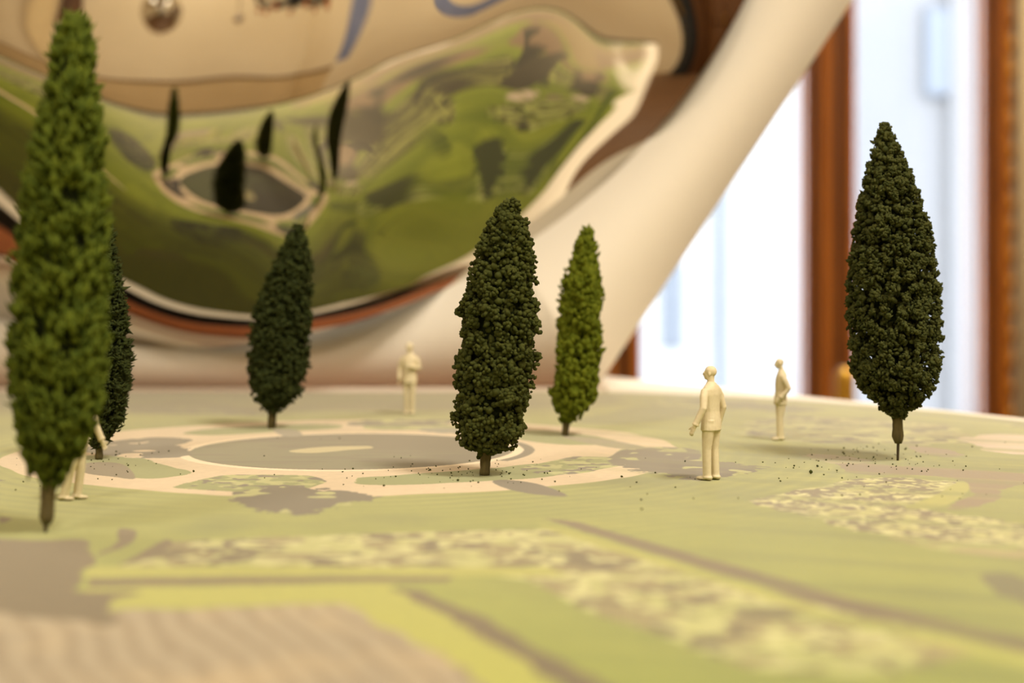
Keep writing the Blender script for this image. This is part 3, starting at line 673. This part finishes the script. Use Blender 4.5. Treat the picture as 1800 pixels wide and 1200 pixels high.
def mirror_bulge(x, z):
    """cubic B-spline height of the mirror in front of the panel"""
    t = np.clip(x - .1457, T0M + HM * 1.01, T0M + HM * 36.99); z = np.clip(z, Z0M + HM * 1.01, Z0M + HM * 36.99)
    def w(q):
        k = np.floor(q).astype(int); f = q - k
        return k, (1 - f) ** 3 / 6, (3 * f ** 3 - 6 * f ** 2 + 4) / 6, (-3 * f ** 3 + 3 * f ** 2 + 3 * f + 1) / 6, f ** 3 / 6
    A = w((t - T0M) / HM); B = w((z - Z0M) / HM); o = 0
    for i in range(4):
        for j in range(4):
            o = o + CO[A[0] - 1 + i, B[0] - 1 + j] * A[1 + i] * B[1 + j]
    return o
mp_ = thing('standing_mirror', 'white standing board with a big round wavy mirror bulging from it', 'mirror', (MC[0], YP, Z0B))
NS = 360
ang = np.linspace(0, 2 * np.pi, NS, endpoint=False)
E0 = (.0512, .2044 - .0512 * 0, ) 
sl_ = (.2044 - .056) / (.232 - .0067)        # slope dx/dz of the panel's leaning side
xb = .056 - sl_ * .0067
ztop = .98
trap = [(2 * MC[0] - xb, 0), (xb, 0), (xb + sl_ * ztop, ztop), (2 * MC[0] - xb - sl_ * ztop, ztop)]
def trap_hit(a):
    c, s = math.cos(a), math.sin(a); best = 1e9
    for i in range(4):
        (x0, z0), (x1, z1) = trap[i], trap[(i + 1) % 4]
        ex, ez_ = x1 - x0, z1 - z0; den = c * ez_ - s * ex
        if abs(den) < 1e-12: continue
        k = ((x0 - MC[0]) * ez_ - (z0 - MC[1]) * ex) / den
        if k > 0:
            px, pz = MC[0] + k * c, MC[1] + k * s
            u = ((px - x0) * ex + (pz - z0) * ez_) / (ex * ex + ez_ * ez_)
            if -1e-9 <= u <= 1 + 1e-9: best = min(best, k)
    return best
extra = [math.atan2(z - MC[1], x - MC[0]) % (2 * math.pi) for x, z in trap]
ang = np.array(sorted(list(ang) + extra)); NS = len(ang)
outer = [(MC[0] + trap_hit(a) * math.cos(a), MC[1] + trap_hit(a) * math.sin(a)) for a in ang]
inner = [(MC[0] + MR * math.cos(a), MC[1] + MR * math.sin(a)) for a in ang]
V = []
for ring, y in ((outer, 0), (inner, 0), (inner, .05), (outer, .05)):
    V += [(x - MC[0], y, max(z, 0) if ring is outer else z) for x, z in ring]
Fq = []
for r0_, r1_ in ((0, 1), (1, 2), (2, 3), (3, 0)):
    for k in range(NS):
        j = (k + 1) % NS
        Fq.append((r0_ * NS + k, r0_ * NS + j, r1_ * NS + j, r1_ * NS + k))
obj_np('panel', np.array(V), np.array(Fq), M_PANEL, mp_)
NR, NA = 150, 420
rr_ = MR * np.sqrt(np.linspace(0, 1, NR + 1))[1:] * .9995
rr_ = MR * (1 - (1 - np.linspace(0, 1, NR + 1)[1:]) ** 1.25) * .9995
aa = np.linspace(0, 2 * np.pi, NA, endpoint=False)
Rg, Ag = np.meshgrid(rr_, aa, indexing='ij')
mxx = MC[0] + Rg * np.cos(Ag); mzz = MC[1] + Rg * np.sin(Ag)
mb = mirror_bulge(mxx, mzz)
V = np.stack([mxx - MC[0], -mb, mzz], -1).reshape(-1, 3)
V = np.vstack([V, [[0, -float(mirror_bulge(np.array([MC[0]]), np.array([MC[1]]))[0]), MC[1]]]])
ii, jj = np.meshgrid(np.arange(NR - 1), np.arange(NA), indexing='ij')
Q = np.stack([ii * NA + jj, ii * NA + (jj + 1) % NA, (ii + 1) * NA + (jj + 1) % NA, (ii + 1) * NA + jj], -1).reshape(-1, 4)
me_m = obj_np('round_mirror', V, Q, M_MIRROR, mp_, True)
boxobj('back_support', (-.12, .12, .05, .09, 0, .6), M_PANEL, mp_)

# =====================================================================
# things behind the camera that the mirror shows
# =====================================================================
def hanging_ball(loc, r, label):
    t = thing('mirror_ball', label, 'ball', (loc[0], loc[1], loc[2] - r))
    bm = bmesh.new(); bmesh.ops.create_uvsphere(bm, u_segments=40, v_segments=24, radius=r, matrix=Matrix.Translation((0, 0, r)))
    obj_bm('ball', bm, M_CHROME, t, True)
    bm = bmesh.new(); tube(bm, [(0, 0, 2 * r - .002), (0, 0, 2 * r + .02)], [r * .16, r * .12], 12); obj_bm('cap', bm, M_BRASS, t)
    bm = bmesh.new(); tube(bm, [(0, 0, 2 * r + .02), (0, 0, ZC - loc[2] + r)], .003, 8); obj_bm('cord', bm, M_BLACK, t)
hanging_ball((.075, -1.35, .405), .105, 'large silver ball, bigger of the two hanging balls in the mirror')
hanging_ball((.52, -1.47, .38), .03, 'small silver ball mirrored between the large ball and the chandelier')
ch = thing('chandelier', 'black chandelier with amber glass shades mirrored at the top', 'chandelier', (.89, -1.54, .45))
bm = bmesh.new(); lathe(bm, [(.01, 0), (.05, .02), (.07, .06), (.03, .12), (.02, .3), (.012, ZC - .45)], 24); obj_bm('stem', bm, M_BLACK, ch, True)
for k in range(8):
    a = 2 * math.pi * k / 8 + .2; c, s = math.cos(a), math.sin(a)
    bm = bmesh.new(); tube(bm, [(.04 * c, .04 * s, .06), (.13 * c, .13 * s, .0), (.22 * c, .22 * s, .02), (.25 * c, .25 * s, .09)], [.014, .013, .012, .012], 8)
    ar = obj_bm('arm', bm, M_BLACK, ch, True)
    bm = bmesh.new(); lathe(bm, [(.02, .09), (.045, .1), (.055, .15), (.05, .19)], 16, (.25 * c, .25 * s, 0)); obj_bm('shade', bm, M_AMBER if k % 2 else M_BLACK, ar, True)
    bm = bmesh.new(); lathe(bm, [(.002, -.02), (.014, 0), (.004, .03)], 10, (.22 * c, .22 * s, -.02)); obj_bm('drop', bm, M_AMBER, ar, True)
pc = thing('framed_picture', 'brown framed picture mirrored above the tall tree', 'picture', (-.52, YF, .78))
bm = bmesh.new()
for d_ in ((-.10, -.08, -.27, .27), (.08, .10, -.27, .27), (-.08, .08, -.27, -.24), (-.08, .08, .24, .27)):
    box(bm, d_[0], d_[1], .0, .03, d_[2], d_[3], .003)
obj_bm('frame', bm, M_WOODD, pc); boxobj('canvas', (-.08, .08, .0, .015, -.24, .24), M_MUD, pc)
structure(boxobj('trim_6', (-.84, -.66, YF, YF + .06, FLOOR_Z, ZC), M_CURTAIN))

# =====================================================================
# model trees
# =====================================================================
_bm = bmesh.new(); bmesh.ops.create_icosphere(_bm, subdivisions=1, radius=1)
ICO_V = np.array([v.co[:] for v in _bm.verts]); ICO_F = np.array([[v.index for v in f.verts] for f in _bm.faces]); _bm.free()
OCT_V = np.array([(1, 0, 0), (-1, 0, 0), (0, 1, 0), (0, -1, 0), (0, 0, 1), (0, 0, -1)], float)
OCT_F = np.array([(0, 2, 4), (2, 1, 4), (1, 3, 4), (3, 0, 4), (2, 0, 5), (1, 2, 5), (3, 1, 5), (0, 3, 5)])

def model_tree(base, prof, crown_style, mat_f, trunk, label, seed):
    """base, prof rows and trunk rows in photo pixels; prof rows (py, centre px, half width px)"""
    rs = np.random.RandomState(seed)
    bx, by = bpt(*base); s = by / FPX
    t = thing('cypress_tree', label, 'model tree', (bx, by, Z0B))
    P = np.array(sorted([((base[1] - py) * s, (cx - base[0]) * s, hw * s) for py, cx, hw in prof]))
    zz, cc, hw = P[:, 0], P[:, 1], P[:, 2]
    zg = np.linspace(zz[0], zz[-1], 400); hg = np.interp(zg, zz, hw)
    cdf = np.cumsum(hg + hg.max() * .05); cdf /= cdf[-1]
    st = crown_style
    # lumps over the surface
    nl = st['lumps']
    lz = np.interp(rs.rand(nl), cdf, zg); la = rs.rand(nl) * 2 * np.pi
    lr = st['lr'] * rs.uniform(.55, 1.45, nl)
    rad = np.maximum(np.interp(lz, zz, hw) - lr * .55, 0) * rs.uniform(st.get('rin', .9), 1.05, nl)
    dep = st.get('flat', 1.0)
    ctr = np.stack([np.interp(lz, zz, cc) + rad * np.cos(la), rad * np.sin(la) * dep, lz], 1)
    n = nl * st['per']
    idx = np.repeat(np.arange(nl), st['per'])
    d = rs.randn(n, 3); d /= np.linalg.norm(d, axis=1, keepdims=True)
    d[:, 2] *= st.get('zs', 1.0)
    pos = ctr[idx] + d * (lr[idx] * rs.uniform(.55, 1.0, n))[:, None]
    sz = rs.uniform(*st['cr'], n)
    # filler crumbs deeper inside
    nf = st['fill']
    fz = np.interp(rs.rand(nf), cdf, zg); fa = rs.rand(nf) * 2 * np.pi
    fr = np.interp(fz, zz, hw) * rs.uniform(.45, .88, nf)
    fp = np.stack([np.interp(fz, zz, cc) + fr * np.cos(fa), fr * np.sin(fa) * dep, fz], 1)
    pos = np.vstack([pos, fp]); sz = np.concatenate([sz, rs.uniform(st['cr'][1], st['cr'][1] * 1.5, nf)]); n = len(pos)
    UV_, UF = (ICO_V, ICO_F) if st.get('ico', True) else (OCT_V, OCT_F)
    # random orientation and stretch
    q = rs.randn(n, 4); q /= np.linalg.norm(q, axis=1, keepdims=True)
    w, x, y, z = q.T
    R = np.stack([1 - 2 * (y * y + z * z), 2 * (x * y - z * w), 2 * (x * z + y * w), 2 * (x * y + z * w), 1 - 2 * (x * x + z * z), 2 * (y * z - x * w), 2 * (x * z - y * w), 2 * (y * z + x * w), 1 - 2 * (x * x + y * y)], -1).reshape(n, 3, 3)
    if st.get('align'):          # long axis follows a mostly upward, outward direction
        ax = np.stack([np.interp(pos[:, 2], zz, cc), np.zeros(n), pos[:, 2]], 1)
        out = pos - ax; out /= np.linalg.norm(out, axis=1, keepdims=True) + 1e-9
        up = np.array([0, 0, 1.]) * st['align'][0] + out * st['align'][1] + rs.randn(n, 3) * st['align'][2]
        up /= np.linalg.norm(up, axis=1, keepdims=True)
        o1 = np.cross(up, rs.randn(n, 3)); o1 /= np.linalg.norm(o1, axis=1, keepdims=True); o2 = np.cross(up, o1)
        R = np.stack([o1, o2, up], -1)
    stretch = np.stack([rs.uniform(.7, 1.1, n), rs.uniform(.7, 1.1, n), rs.uniform(*st.get('long', (.8, 1.3)), n)], 1)
    Vv = (UV_[None] * stretch[:, None, :]) * sz[:, None, None]
    Vv = Vv * (1 + rs.uniform(-.22, .22, (n, len(UV_), 1)))
    Vv = np.einsum('nij,nkj->nki', R, Vv) + pos[:, None, :]
    Fv = UF[None] + (np.arange(n) * len(UV_))[:, None, None]
    cr = obj_np('foliage', Vv.reshape(-1, 3), Fv.reshape(-1, 3), mat_f, t, False)
    cr['kind'] = 'stuff'
    # dark inner body, added to block gaps in the foliage
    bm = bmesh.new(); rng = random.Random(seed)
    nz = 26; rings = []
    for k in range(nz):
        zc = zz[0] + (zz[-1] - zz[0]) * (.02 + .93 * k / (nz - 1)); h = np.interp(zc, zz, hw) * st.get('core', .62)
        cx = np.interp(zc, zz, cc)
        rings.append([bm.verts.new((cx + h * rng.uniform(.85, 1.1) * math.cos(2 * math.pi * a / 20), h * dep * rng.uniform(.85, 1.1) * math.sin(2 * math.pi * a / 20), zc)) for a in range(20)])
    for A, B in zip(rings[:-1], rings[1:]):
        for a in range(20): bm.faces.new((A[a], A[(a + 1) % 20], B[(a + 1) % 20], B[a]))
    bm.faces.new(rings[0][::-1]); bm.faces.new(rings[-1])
    obj_bm('inner_core', bm, M_CORE, t)
    # trunk rows (py, cx, half width)
    for nm, mt, rows in trunk:
        bm = bmesh.new()
        pts, rad = [], []
        R_ = np.array(sorted([((base[1] - py) * s, (cx - base[0]) * s, h * s) for py, cx, h in rows]))
        zs_ = np.linspace(R_[0, 0], R_[-1, 0], 9)
        for z_ in zs_:
            k = 1 + (rng.uniform(-.07, .07) if nm == 'trunk' else 0)
            pts.append((np.interp(z_, R_[:, 0], R_[:, 1]), 0, z_)); rad.append(max(np.interp(z_, R_[:, 0], R_[:, 2]) * k, 1e-5))
        tube(bm, pts, rad, 14)
        if nm == 'trunk':
            for v in bm.verts: v.co.x += rng.uniform(-.00007, .00007); v.co.y += rng.uniform(-.00007, .00007)
        obj_bm(nm, bm, mt, t, True)
    return t

BROC = dict(lumps=330, lr=.0027, rin=.80, per=26, cr=(.00055, .0010), fill=1500, core=.66, long=(.8, 1.25))
FLAKE = dict(lumps=900, lr=.0015, per=20, cr=(.00035, .0007), fill=2600, core=.56, long=(1.0, 2.2), rin=.93)
TUFT = dict(lumps=420, lr=.0024, per=16, cr=(.0005, .0009), fill=1800, core=.7, long=(2.0, 3.6), align=(1.0, .5, .35), ico=False, rin=.86)
LEAF = dict(lumps=170, lr=.0027, per=18, cr=(.0006, .0011), fill=1200, core=.62, long=(1.3, 2.2), align=(.9, .6, .4), zs=1.3, rin=.8)
NEEDLE = dict(lumps=360, lr=.0022, per=16, cr=(.00035, .0007), fill=1400, core=.62, long=(2.0, 3.8), align=(.35, 1.0, .6), ico=False, rin=.86)
SOFT = dict(lumps=300, lr=.0030, per=16, cr=(.0007, .0011), fill=1500, core=.7, long=(.9, 1.4), ico=False)

model_tree((853, 838), [(352, 896, 5), (365, 895, 14), (380, 893, 24), (420, 890, 41), (450, 888, 50), (500, 880, 60), (550, 876, 68), (600, 876, 67), (640, 873, 71), (670, 869, 68), (700, 866, 66), (740, 862, 66), (770, 859, 55), (785, 857, 40), (800, 855, 14)],
           BROC, M_FOL_DARK, [('trunk', M_TRUNK, [(838, 852, 9), (815, 853, 9), (790, 856, 10)])],
           'dark crumbly cypress with a short olive trunk beside the printed pond', 11)
model_tree((1578, 812), [(222, 1555, 4), (232, 1556, 10), (250, 1557, 17), (300, 1560, 37), (350, 1565, 51), (400, 1567, 65), (450, 1568, 71), (500, 1571, 78), (550, 1572, 78), (600, 1573, 77), (650, 1575, 75), (690, 1575, 59), (715, 1577, 35), (735, 1578, 8)],
           FLAKE, M_FOL_MOSS, [('trunk', M_TRUNK, [(782, 1579, 6), (776, 1579, 8), (768, 1578, 11), (755, 1578, 9), (730, 1577, 9)]), ('pin', M_PIN, [(812, 1578, 2.2), (775, 1579, 2.6)])],
           'full mossy cypress on a bare wire pin, in front of the windows', 12)
model_tree((80, 940), [(30, 130, 8), (45, 129, 20), (70, 128, 30), (100, 128, 38), (170, 125, 48), (250, 121, 60), (350, 114, 74), (450, 109, 80), (550, 105, 82), (650, 103, 79), (720, 100, 74), (770, 95, 62), (810, 91, 44), (848, 87, 14)],
           TUFT, M_FOL_LIME, [('trunk', M_TRUNK, [(925, 81, 8), (915, 82, 12), (880, 84, 13), (840, 86, 14)]), ('pin', M_PIN, [(940, 80, 3), (920, 81, 5)])],
           'tallest bright green cypress, closest to the lens and out of focus', 13)
model_tree((175, 810), [(405, 188, 4), (440, 186, 15), (480, 185, 25), (540, 184, 36), (630, 182, 46), (680, 181, 47), (740, 178, 36), (775, 176, 17), (790, 175, 6)],
           NEEDLE, M_FOL_DEEP, [('trunk', M_TRUNK, [(810, 174, 7), (780, 175, 6)])],
           'dark needled cypress half hidden behind the tallest tree', 14)
model_tree((480, 755), [(405, 522, 8), (420, 521, 18), (470, 513, 33), (500, 508, 40), (550, 497, 48), (600, 492, 51), (650, 488, 51), (690, 485, 43), (710, 482, 26), (722, 480, 9)],
           SOFT, M_FOL_DEEP, [('trunk', M_TRUNK, [(755, 477, 7), (715, 480, 8)])],
           'blackish green cypress left of the white figure at the foot of the mirror', 15)
model_tree((993, 768), [(405, 1032, 4), (418, 1032, 9), (440, 1030, 17), (460, 1028, 23), (500, 1024, 34), (550, 1019, 38), (580, 1017, 36), (620, 1015, 40), (650, 1012, 40), (690, 1010, 40), (715, 1003, 31), (738, 997, 10)],
           LEAF, M_FOL_OLIVE, [('trunk', M_TRUNK, [(768, 993, 6), (730, 997, 7)])],
           'slim light green cypress with leafy clumps before the white panel edge', 16)

# foliage crumbs dropped on the print
rs = np.random.RandomState(77)
def crumb_mesh(pts):
    V, Fc = [], []
    for k, (x, y, r) in enumerate(pts):
        v = ICO_V * r * rs.uniform(.6, 1.2, (len(ICO_V), 1)); v[:, 2] *= .8
        v = v - [0, 0, v[:, 2].min()] + [x, y, 0]
        V.append(v); Fc.append(ICO_F + k * len(ICO_V))
    return np.vstack(V), np.vstack(Fc)
big = [(1425, 836, 4.5), (1437, 824, 3), (1452, 812, 2.5), (1372, 850, 2.2), (1093, 842, 3), (1127, 883, 2.4), (1128, 900, 2.6), (1546, 837, 2.2), (675, 858, 2.5), (756, 830, 2.8), (895, 837, 2.6), (920, 838, 2.2), (340, 833, 2.6), (1204, 815, 2), (805, 849, 2.4), (1480, 844, 2)]
for px, py, rp in big:
    x, y = bpt(px, py)
    V, Fc = crumb_mesh([(0, 0, rp * y / FPX)])
    o = obj_np('foliage_crumb', V, Fc, M_FOL_DARK); o.location = (x, y, Z0B)
    if rp > 4: lb_, gp_ = 'largest dark crumb, lying between the sharp figure and the pin-mounted cypress', None
    elif px > 1400: lb_, gp_ = 'small dark crumb on the lawn round the pin-mounted cypress', 'crumbs round the pin-mounted cypress'
    elif 650 < px < 930: lb_, gp_ = 'small dark crumb on the bed beside the short olive trunk', 'crumbs beside the short olive trunk'
    elif px < 400: lb_, gp_ = 'small dark crumb on the path left of the printed pond', None
    else: lb_, gp_ = 'small dark crumb lying on the lawn near the sharp figure', 'crumbs near the sharp figure'
    tag(o, lb_, 'crumb', gp_)
sc = []
for cx, cy, sx, sy, n in ((1560, 805, 70, 14, 70), (1440, 820, 50, 12, 22), (860, 838, 75, 10, 60), (190, 815, 60, 14, 40), (690, 840, 110, 14, 24), (30, 830, 60, 20, 14), (1180, 850, 160, 26, 16), (1620, 850, 90, 30, 24), (460, 790, 200, 20, 12)):
    for k in range(n):
        px, py = cx + rs.randn() * sx, cy + rs.randn() * sy
        if py < 740 or px < -30 or px > 1830: continue
        x, y = bpt(px, py); sc.append((x, y, rs.uniform(.7, 2.0) * y / FPX))
V, Fc = crumb_mesh(sc)
o = obj_np('crumbs', V, Fc, M_FOL_DARK); o.location.z = Z0B
tag(o, 'fine green foliage dust scattered over the printed garden', 'crumbs', kind='stuff')

# =====================================================================
# white scale figures
# =====================================================================
def figure(px, py, h_px, rz, pose, label, lean=(0, 0)):
    """one continuous body in a suit; built 1.75 tall facing +Y, then scaled to the model"""
    bm = bmesh.new()
    def loft(rings, seg=20):
        """rings: (centre, rx, ry)"""
        R = []
        for c, rx, ry in rings:
            R.append([bm.verts.new((c[0] + rx * math.cos(2 * math.pi * k / seg), c[1] + ry * math.sin(2 * math.pi * k / seg), c[2])) for k in range(seg)])
        for A, B in zip(R[:-1], R[1:]):
            for k in range(seg): bm.faces.new((A[k], A[(k + 1) % seg], B[(k + 1) % seg], B[k]))
        bm.faces.new(R[0][::-1]); bm.faces.new(R[-1])
    def ell(c, r, rot=(0, 0, 0)):
        bmesh.ops.create_uvsphere(bm, u_segments=20, v_segments=14, radius=1, matrix=Matrix.Translation(c) @ Euler(rot).to_matrix().to_4x4() @ Matrix.Diagonal((*r, 1)))
    W = pose.get('w', 1.0)
    # trousers and shoes
    for sd, (fx_, fy_) in zip((-1, 1), pose['feet']):
        hx = .088 * W * sd
        loft([((fx_, fy_ - .01, .03), .058, .078), ((fx_, fy_, .10), .055, .070), ((fx_ * .6 + hx * .4, fy_ * .6 + .012, .48), .066 * W, .074), ((hx, .0, .74), .084 * W, .098), ((hx * .95, -.005, .93), .098 * W, .115)])
        a = pose.get('toe', .12) * -sd
        ell((fx_ + math.sin(-a) * .055, fy_ + .058, .034), (.046, .128, .036), (0, 0, a))
        ell((fx_, fy_ - .035, .036), (.042, .055, .038))
        loft([((fx_, fy_ - .01, .045), .066, .084), ((fx_, fy_ - .008, .062), .066, .084)])
    # jacket with a flared hem, chest, shoulders, neck
    tb_ = pose.get('bend', 0.0)
    f = lambda z: tb_ * (z - .9)
    loft([((0, f(.77), .77), .198 * W, .142), ((0, f(.84), .84), .196 * W, .140), ((0, f(.95), .95), .182 * W, .130), ((0, f(1.06) + .004, 1.06), .168 * W, .120), ((0, f(1.2) + .008, 1.20), .182 * W, .124), ((0, f(1.32), 1.32), .200 * W, .122), ((0, f(1.40) - .006, 1.40), .196 * W, .108), ((0, f(1.45) - .008, 1.45), .150 * W, .092), ((0, f(1.49) - .004, 1.49), .080, .074), ((0, f(1.5), 1.50), .066, .066)])
    loft([((0, f(1.46) - .004, 1.455), .092, .088), ((0, f(1.5), 1.495), .080, .078), ((0, f(1.5), 1.505), .072, .070)])
    hy_ = f(1.6) + pose.get('head_fwd', .02); hz_ = pose.get('head_turn', 0)
    loft([((0, f(1.48), 1.46), .058, .060), ((0, (f(1.55) + hy_ * .4), 1.56), .054, .058), ((0, hy_ - .01, 1.60), .056, .062)])
    # head: skull, jaw, nose, ears, brows, chin, eyes
    Hm = Matrix.Translation((0, hy_, 1.645)) @ Euler((pose.get('nod', 0), 0, hz_)).to_matrix().to_4x4()
    n0 = len(bm.verts)
    ell((0, -.012, .025), (.077, .096, .088)); ell((0, .018, -.030), (.060, .072, .078)); ell((0, .062, -.082), (.026, .024, .022))
    ell((0, .098, -.022), (.014, .022, .026)); ell((0, .090, .012), (.052, .014, .012))
    ell((-.03, .086, -.006), (.013, .010, .008)); ell((.03, .086, -.006), (.013, .010, .008)); ell((0, .087, -.055), (.026, .010, .006)); ell((0, .086, -.066), (.022, .010, .006))
    for sd in (-1, 1): ell((sd * .078, -.008, -.012), (.011, .022, .032))
    if pose.get('hair'): ell((0, -.022, .034), (.084, .100, .088)); ell((0, -.07, -.04), (.06, .04, .07))
    bm.verts.ensure_lookup_table()
    bmesh.ops.transform(bm, matrix=Hm, verts=bm.verts[n0:])
    # arms: sleeve, cuff, palm, four fingers and thumb
    for sd, (el_, wr) in zip((-1, 1), pose['arms']):
        sh = Vector((sd * .195 * W, f(1.38), 1.385)); e = Vector(el_); w_ = Vector(wr)
        tube(bm, [sh - Vector((sd * .03, 0, 0)), sh.lerp(e, .35), e, e.lerp(w_, .5), w_], [.066, .064, .056, .052, .052], 14)
        dr = (w_ - e).normalized()
        tube(bm, [w_ - dr * .02, w_ + dr * .008], [.058, .058], 14)
        tube(bm, [w_ - dr * .01, w_ + dr * .05], [.034, .034], 12)
        side = Vector(pose.get('palm', (0, 1, 0))); side = (side - dr * side.dot(dr)).normalized(); nrm = dr.cross(side)
        pc_ = w_ + dr * .075
        Mx = Matrix((side, nrm, dr)).transposed().to_4x4(); Mx.translation = pc_
        bmesh.ops.create_uvsphere(bm, u_segments=14, v_segments=10, radius=1, matrix=Mx @ Matrix.Diagonal((.044, .020, .052, 1)))
        for q, (o_q, L) in enumerate(((-.031, .062), (-.011, .076), (.010, .080), (.030, .070))):
            b0 = pc_ + side * o_q + dr * .03
            curl = nrm * (-sd) * .012
            tube(bm, [b0, b0 + dr * (L * .55), b0 + dr * L * .8 + curl, b0 + dr * L + curl * 2.2], [.0115, .011, .010, .009], 8)
        b0 = pc_ + side * .036 - dr * .02
        tube(bm, [b0, b0 + side * .026 + dr * .03, b0 + side * .034 + dr * .062], [.015, .013, .011], 8)
    me = bpy.data.meshes.new('figure_source'); bm.to_mesh(me); bm.free()
    tmp = bpy.data.objects.new('figure_source', me); COL.objects.link(tmp)
    rm = tmp.modifiers.new('r', 'REMESH'); rm.mode = 'VOXEL'; rm.voxel_size = .0085
    sm = tmp.modifiers.new('s', 'SMOOTH'); sm.iterations = 3; sm.factor = .45
    dg = bpy.context.evaluated_depsgraph_get()
    body = bpy.data.meshes.new_from_object(tmp.evaluated_get(dg))
    bpy.data.objects.remove(tmp); bpy.data.meshes.remove(me)
    x, y = bpt(px, py); k = h_px * y / FPX / 1.75
    body.transform(Matrix.Rotation(rz, 4, 'Z') @ Matrix.Scale(k, 4))
    if lean != (0, 0):
        for v in body.vertices: v.co.x += lean[0] * v.co.z; v.co.y += lean[1] * v.co.z
    zmin = min(v.co.z for v in body.vertices)
    for v in body.vertices: v.co.z -= zmin
    body.name = 'person'; body.materials.clear(); body.materials.append(M_RESIN); body.materials.append(M_SOLE); body.shade_smooth()
    zs_ = .022 * k
    for p_ in body.polygons:
        if p_.center.z < zs_: p_.material_index = 1
    o = link(bpy.data.objects.new('person', body)); o.location = (x, y, Z0B)
    return tag(o, label, 'figurine', 'white scale figures on the printed garden')
figure(1250, 847, 200, math.radians(50), dict(feet=[(-.085, .02), (.085, -.02)], arms=[((-.285, -.045, 1.12), (-.345, .06, .87)), ((.262, -.05, 1.11), (.255, .03, .86))], head_turn=math.radians(18), palm=(0, 1, 0)),
       'white figure in a suit jacket seen from behind, sharp, arms hanging')
figure(1372, 776, 143, math.radians(92), dict(w=.9, feet=[(-.075, .03), (.075, -.02)], arms=[((-.235, -.13, 1.12), (-.20, .03, .93)), ((.235, -.16, 1.12), (.19, -.02, .92))], bend=-.03, head_fwd=.05, nod=-.1),
       'white figure in profile facing left, against the bright window', (.0, 0))
figure(720, 730, 125, math.radians(170), dict(w=.95, feet=[(-.07, .0), (.07, .0)], arms=[((-.25, .02, 1.12), (-.08, .17, 1.18)), ((.25, -.02, 1.12), (.25, .05, .87))], hair=True),
       'blurred white figure standing at the foot of the white panel')
figure(122, 882, 196, math.radians(-100), dict(feet=[(-.08, .08), (.08, -.06)], arms=[((-.26, .12, 1.13), (-.25, .26, .92)), ((.26, -.05, 1.12), (.26, .08, .88))], bend=.10, head_fwd=.06, nod=-.12),
       'white figure half hidden by the tallest green tree', (.17, 0))
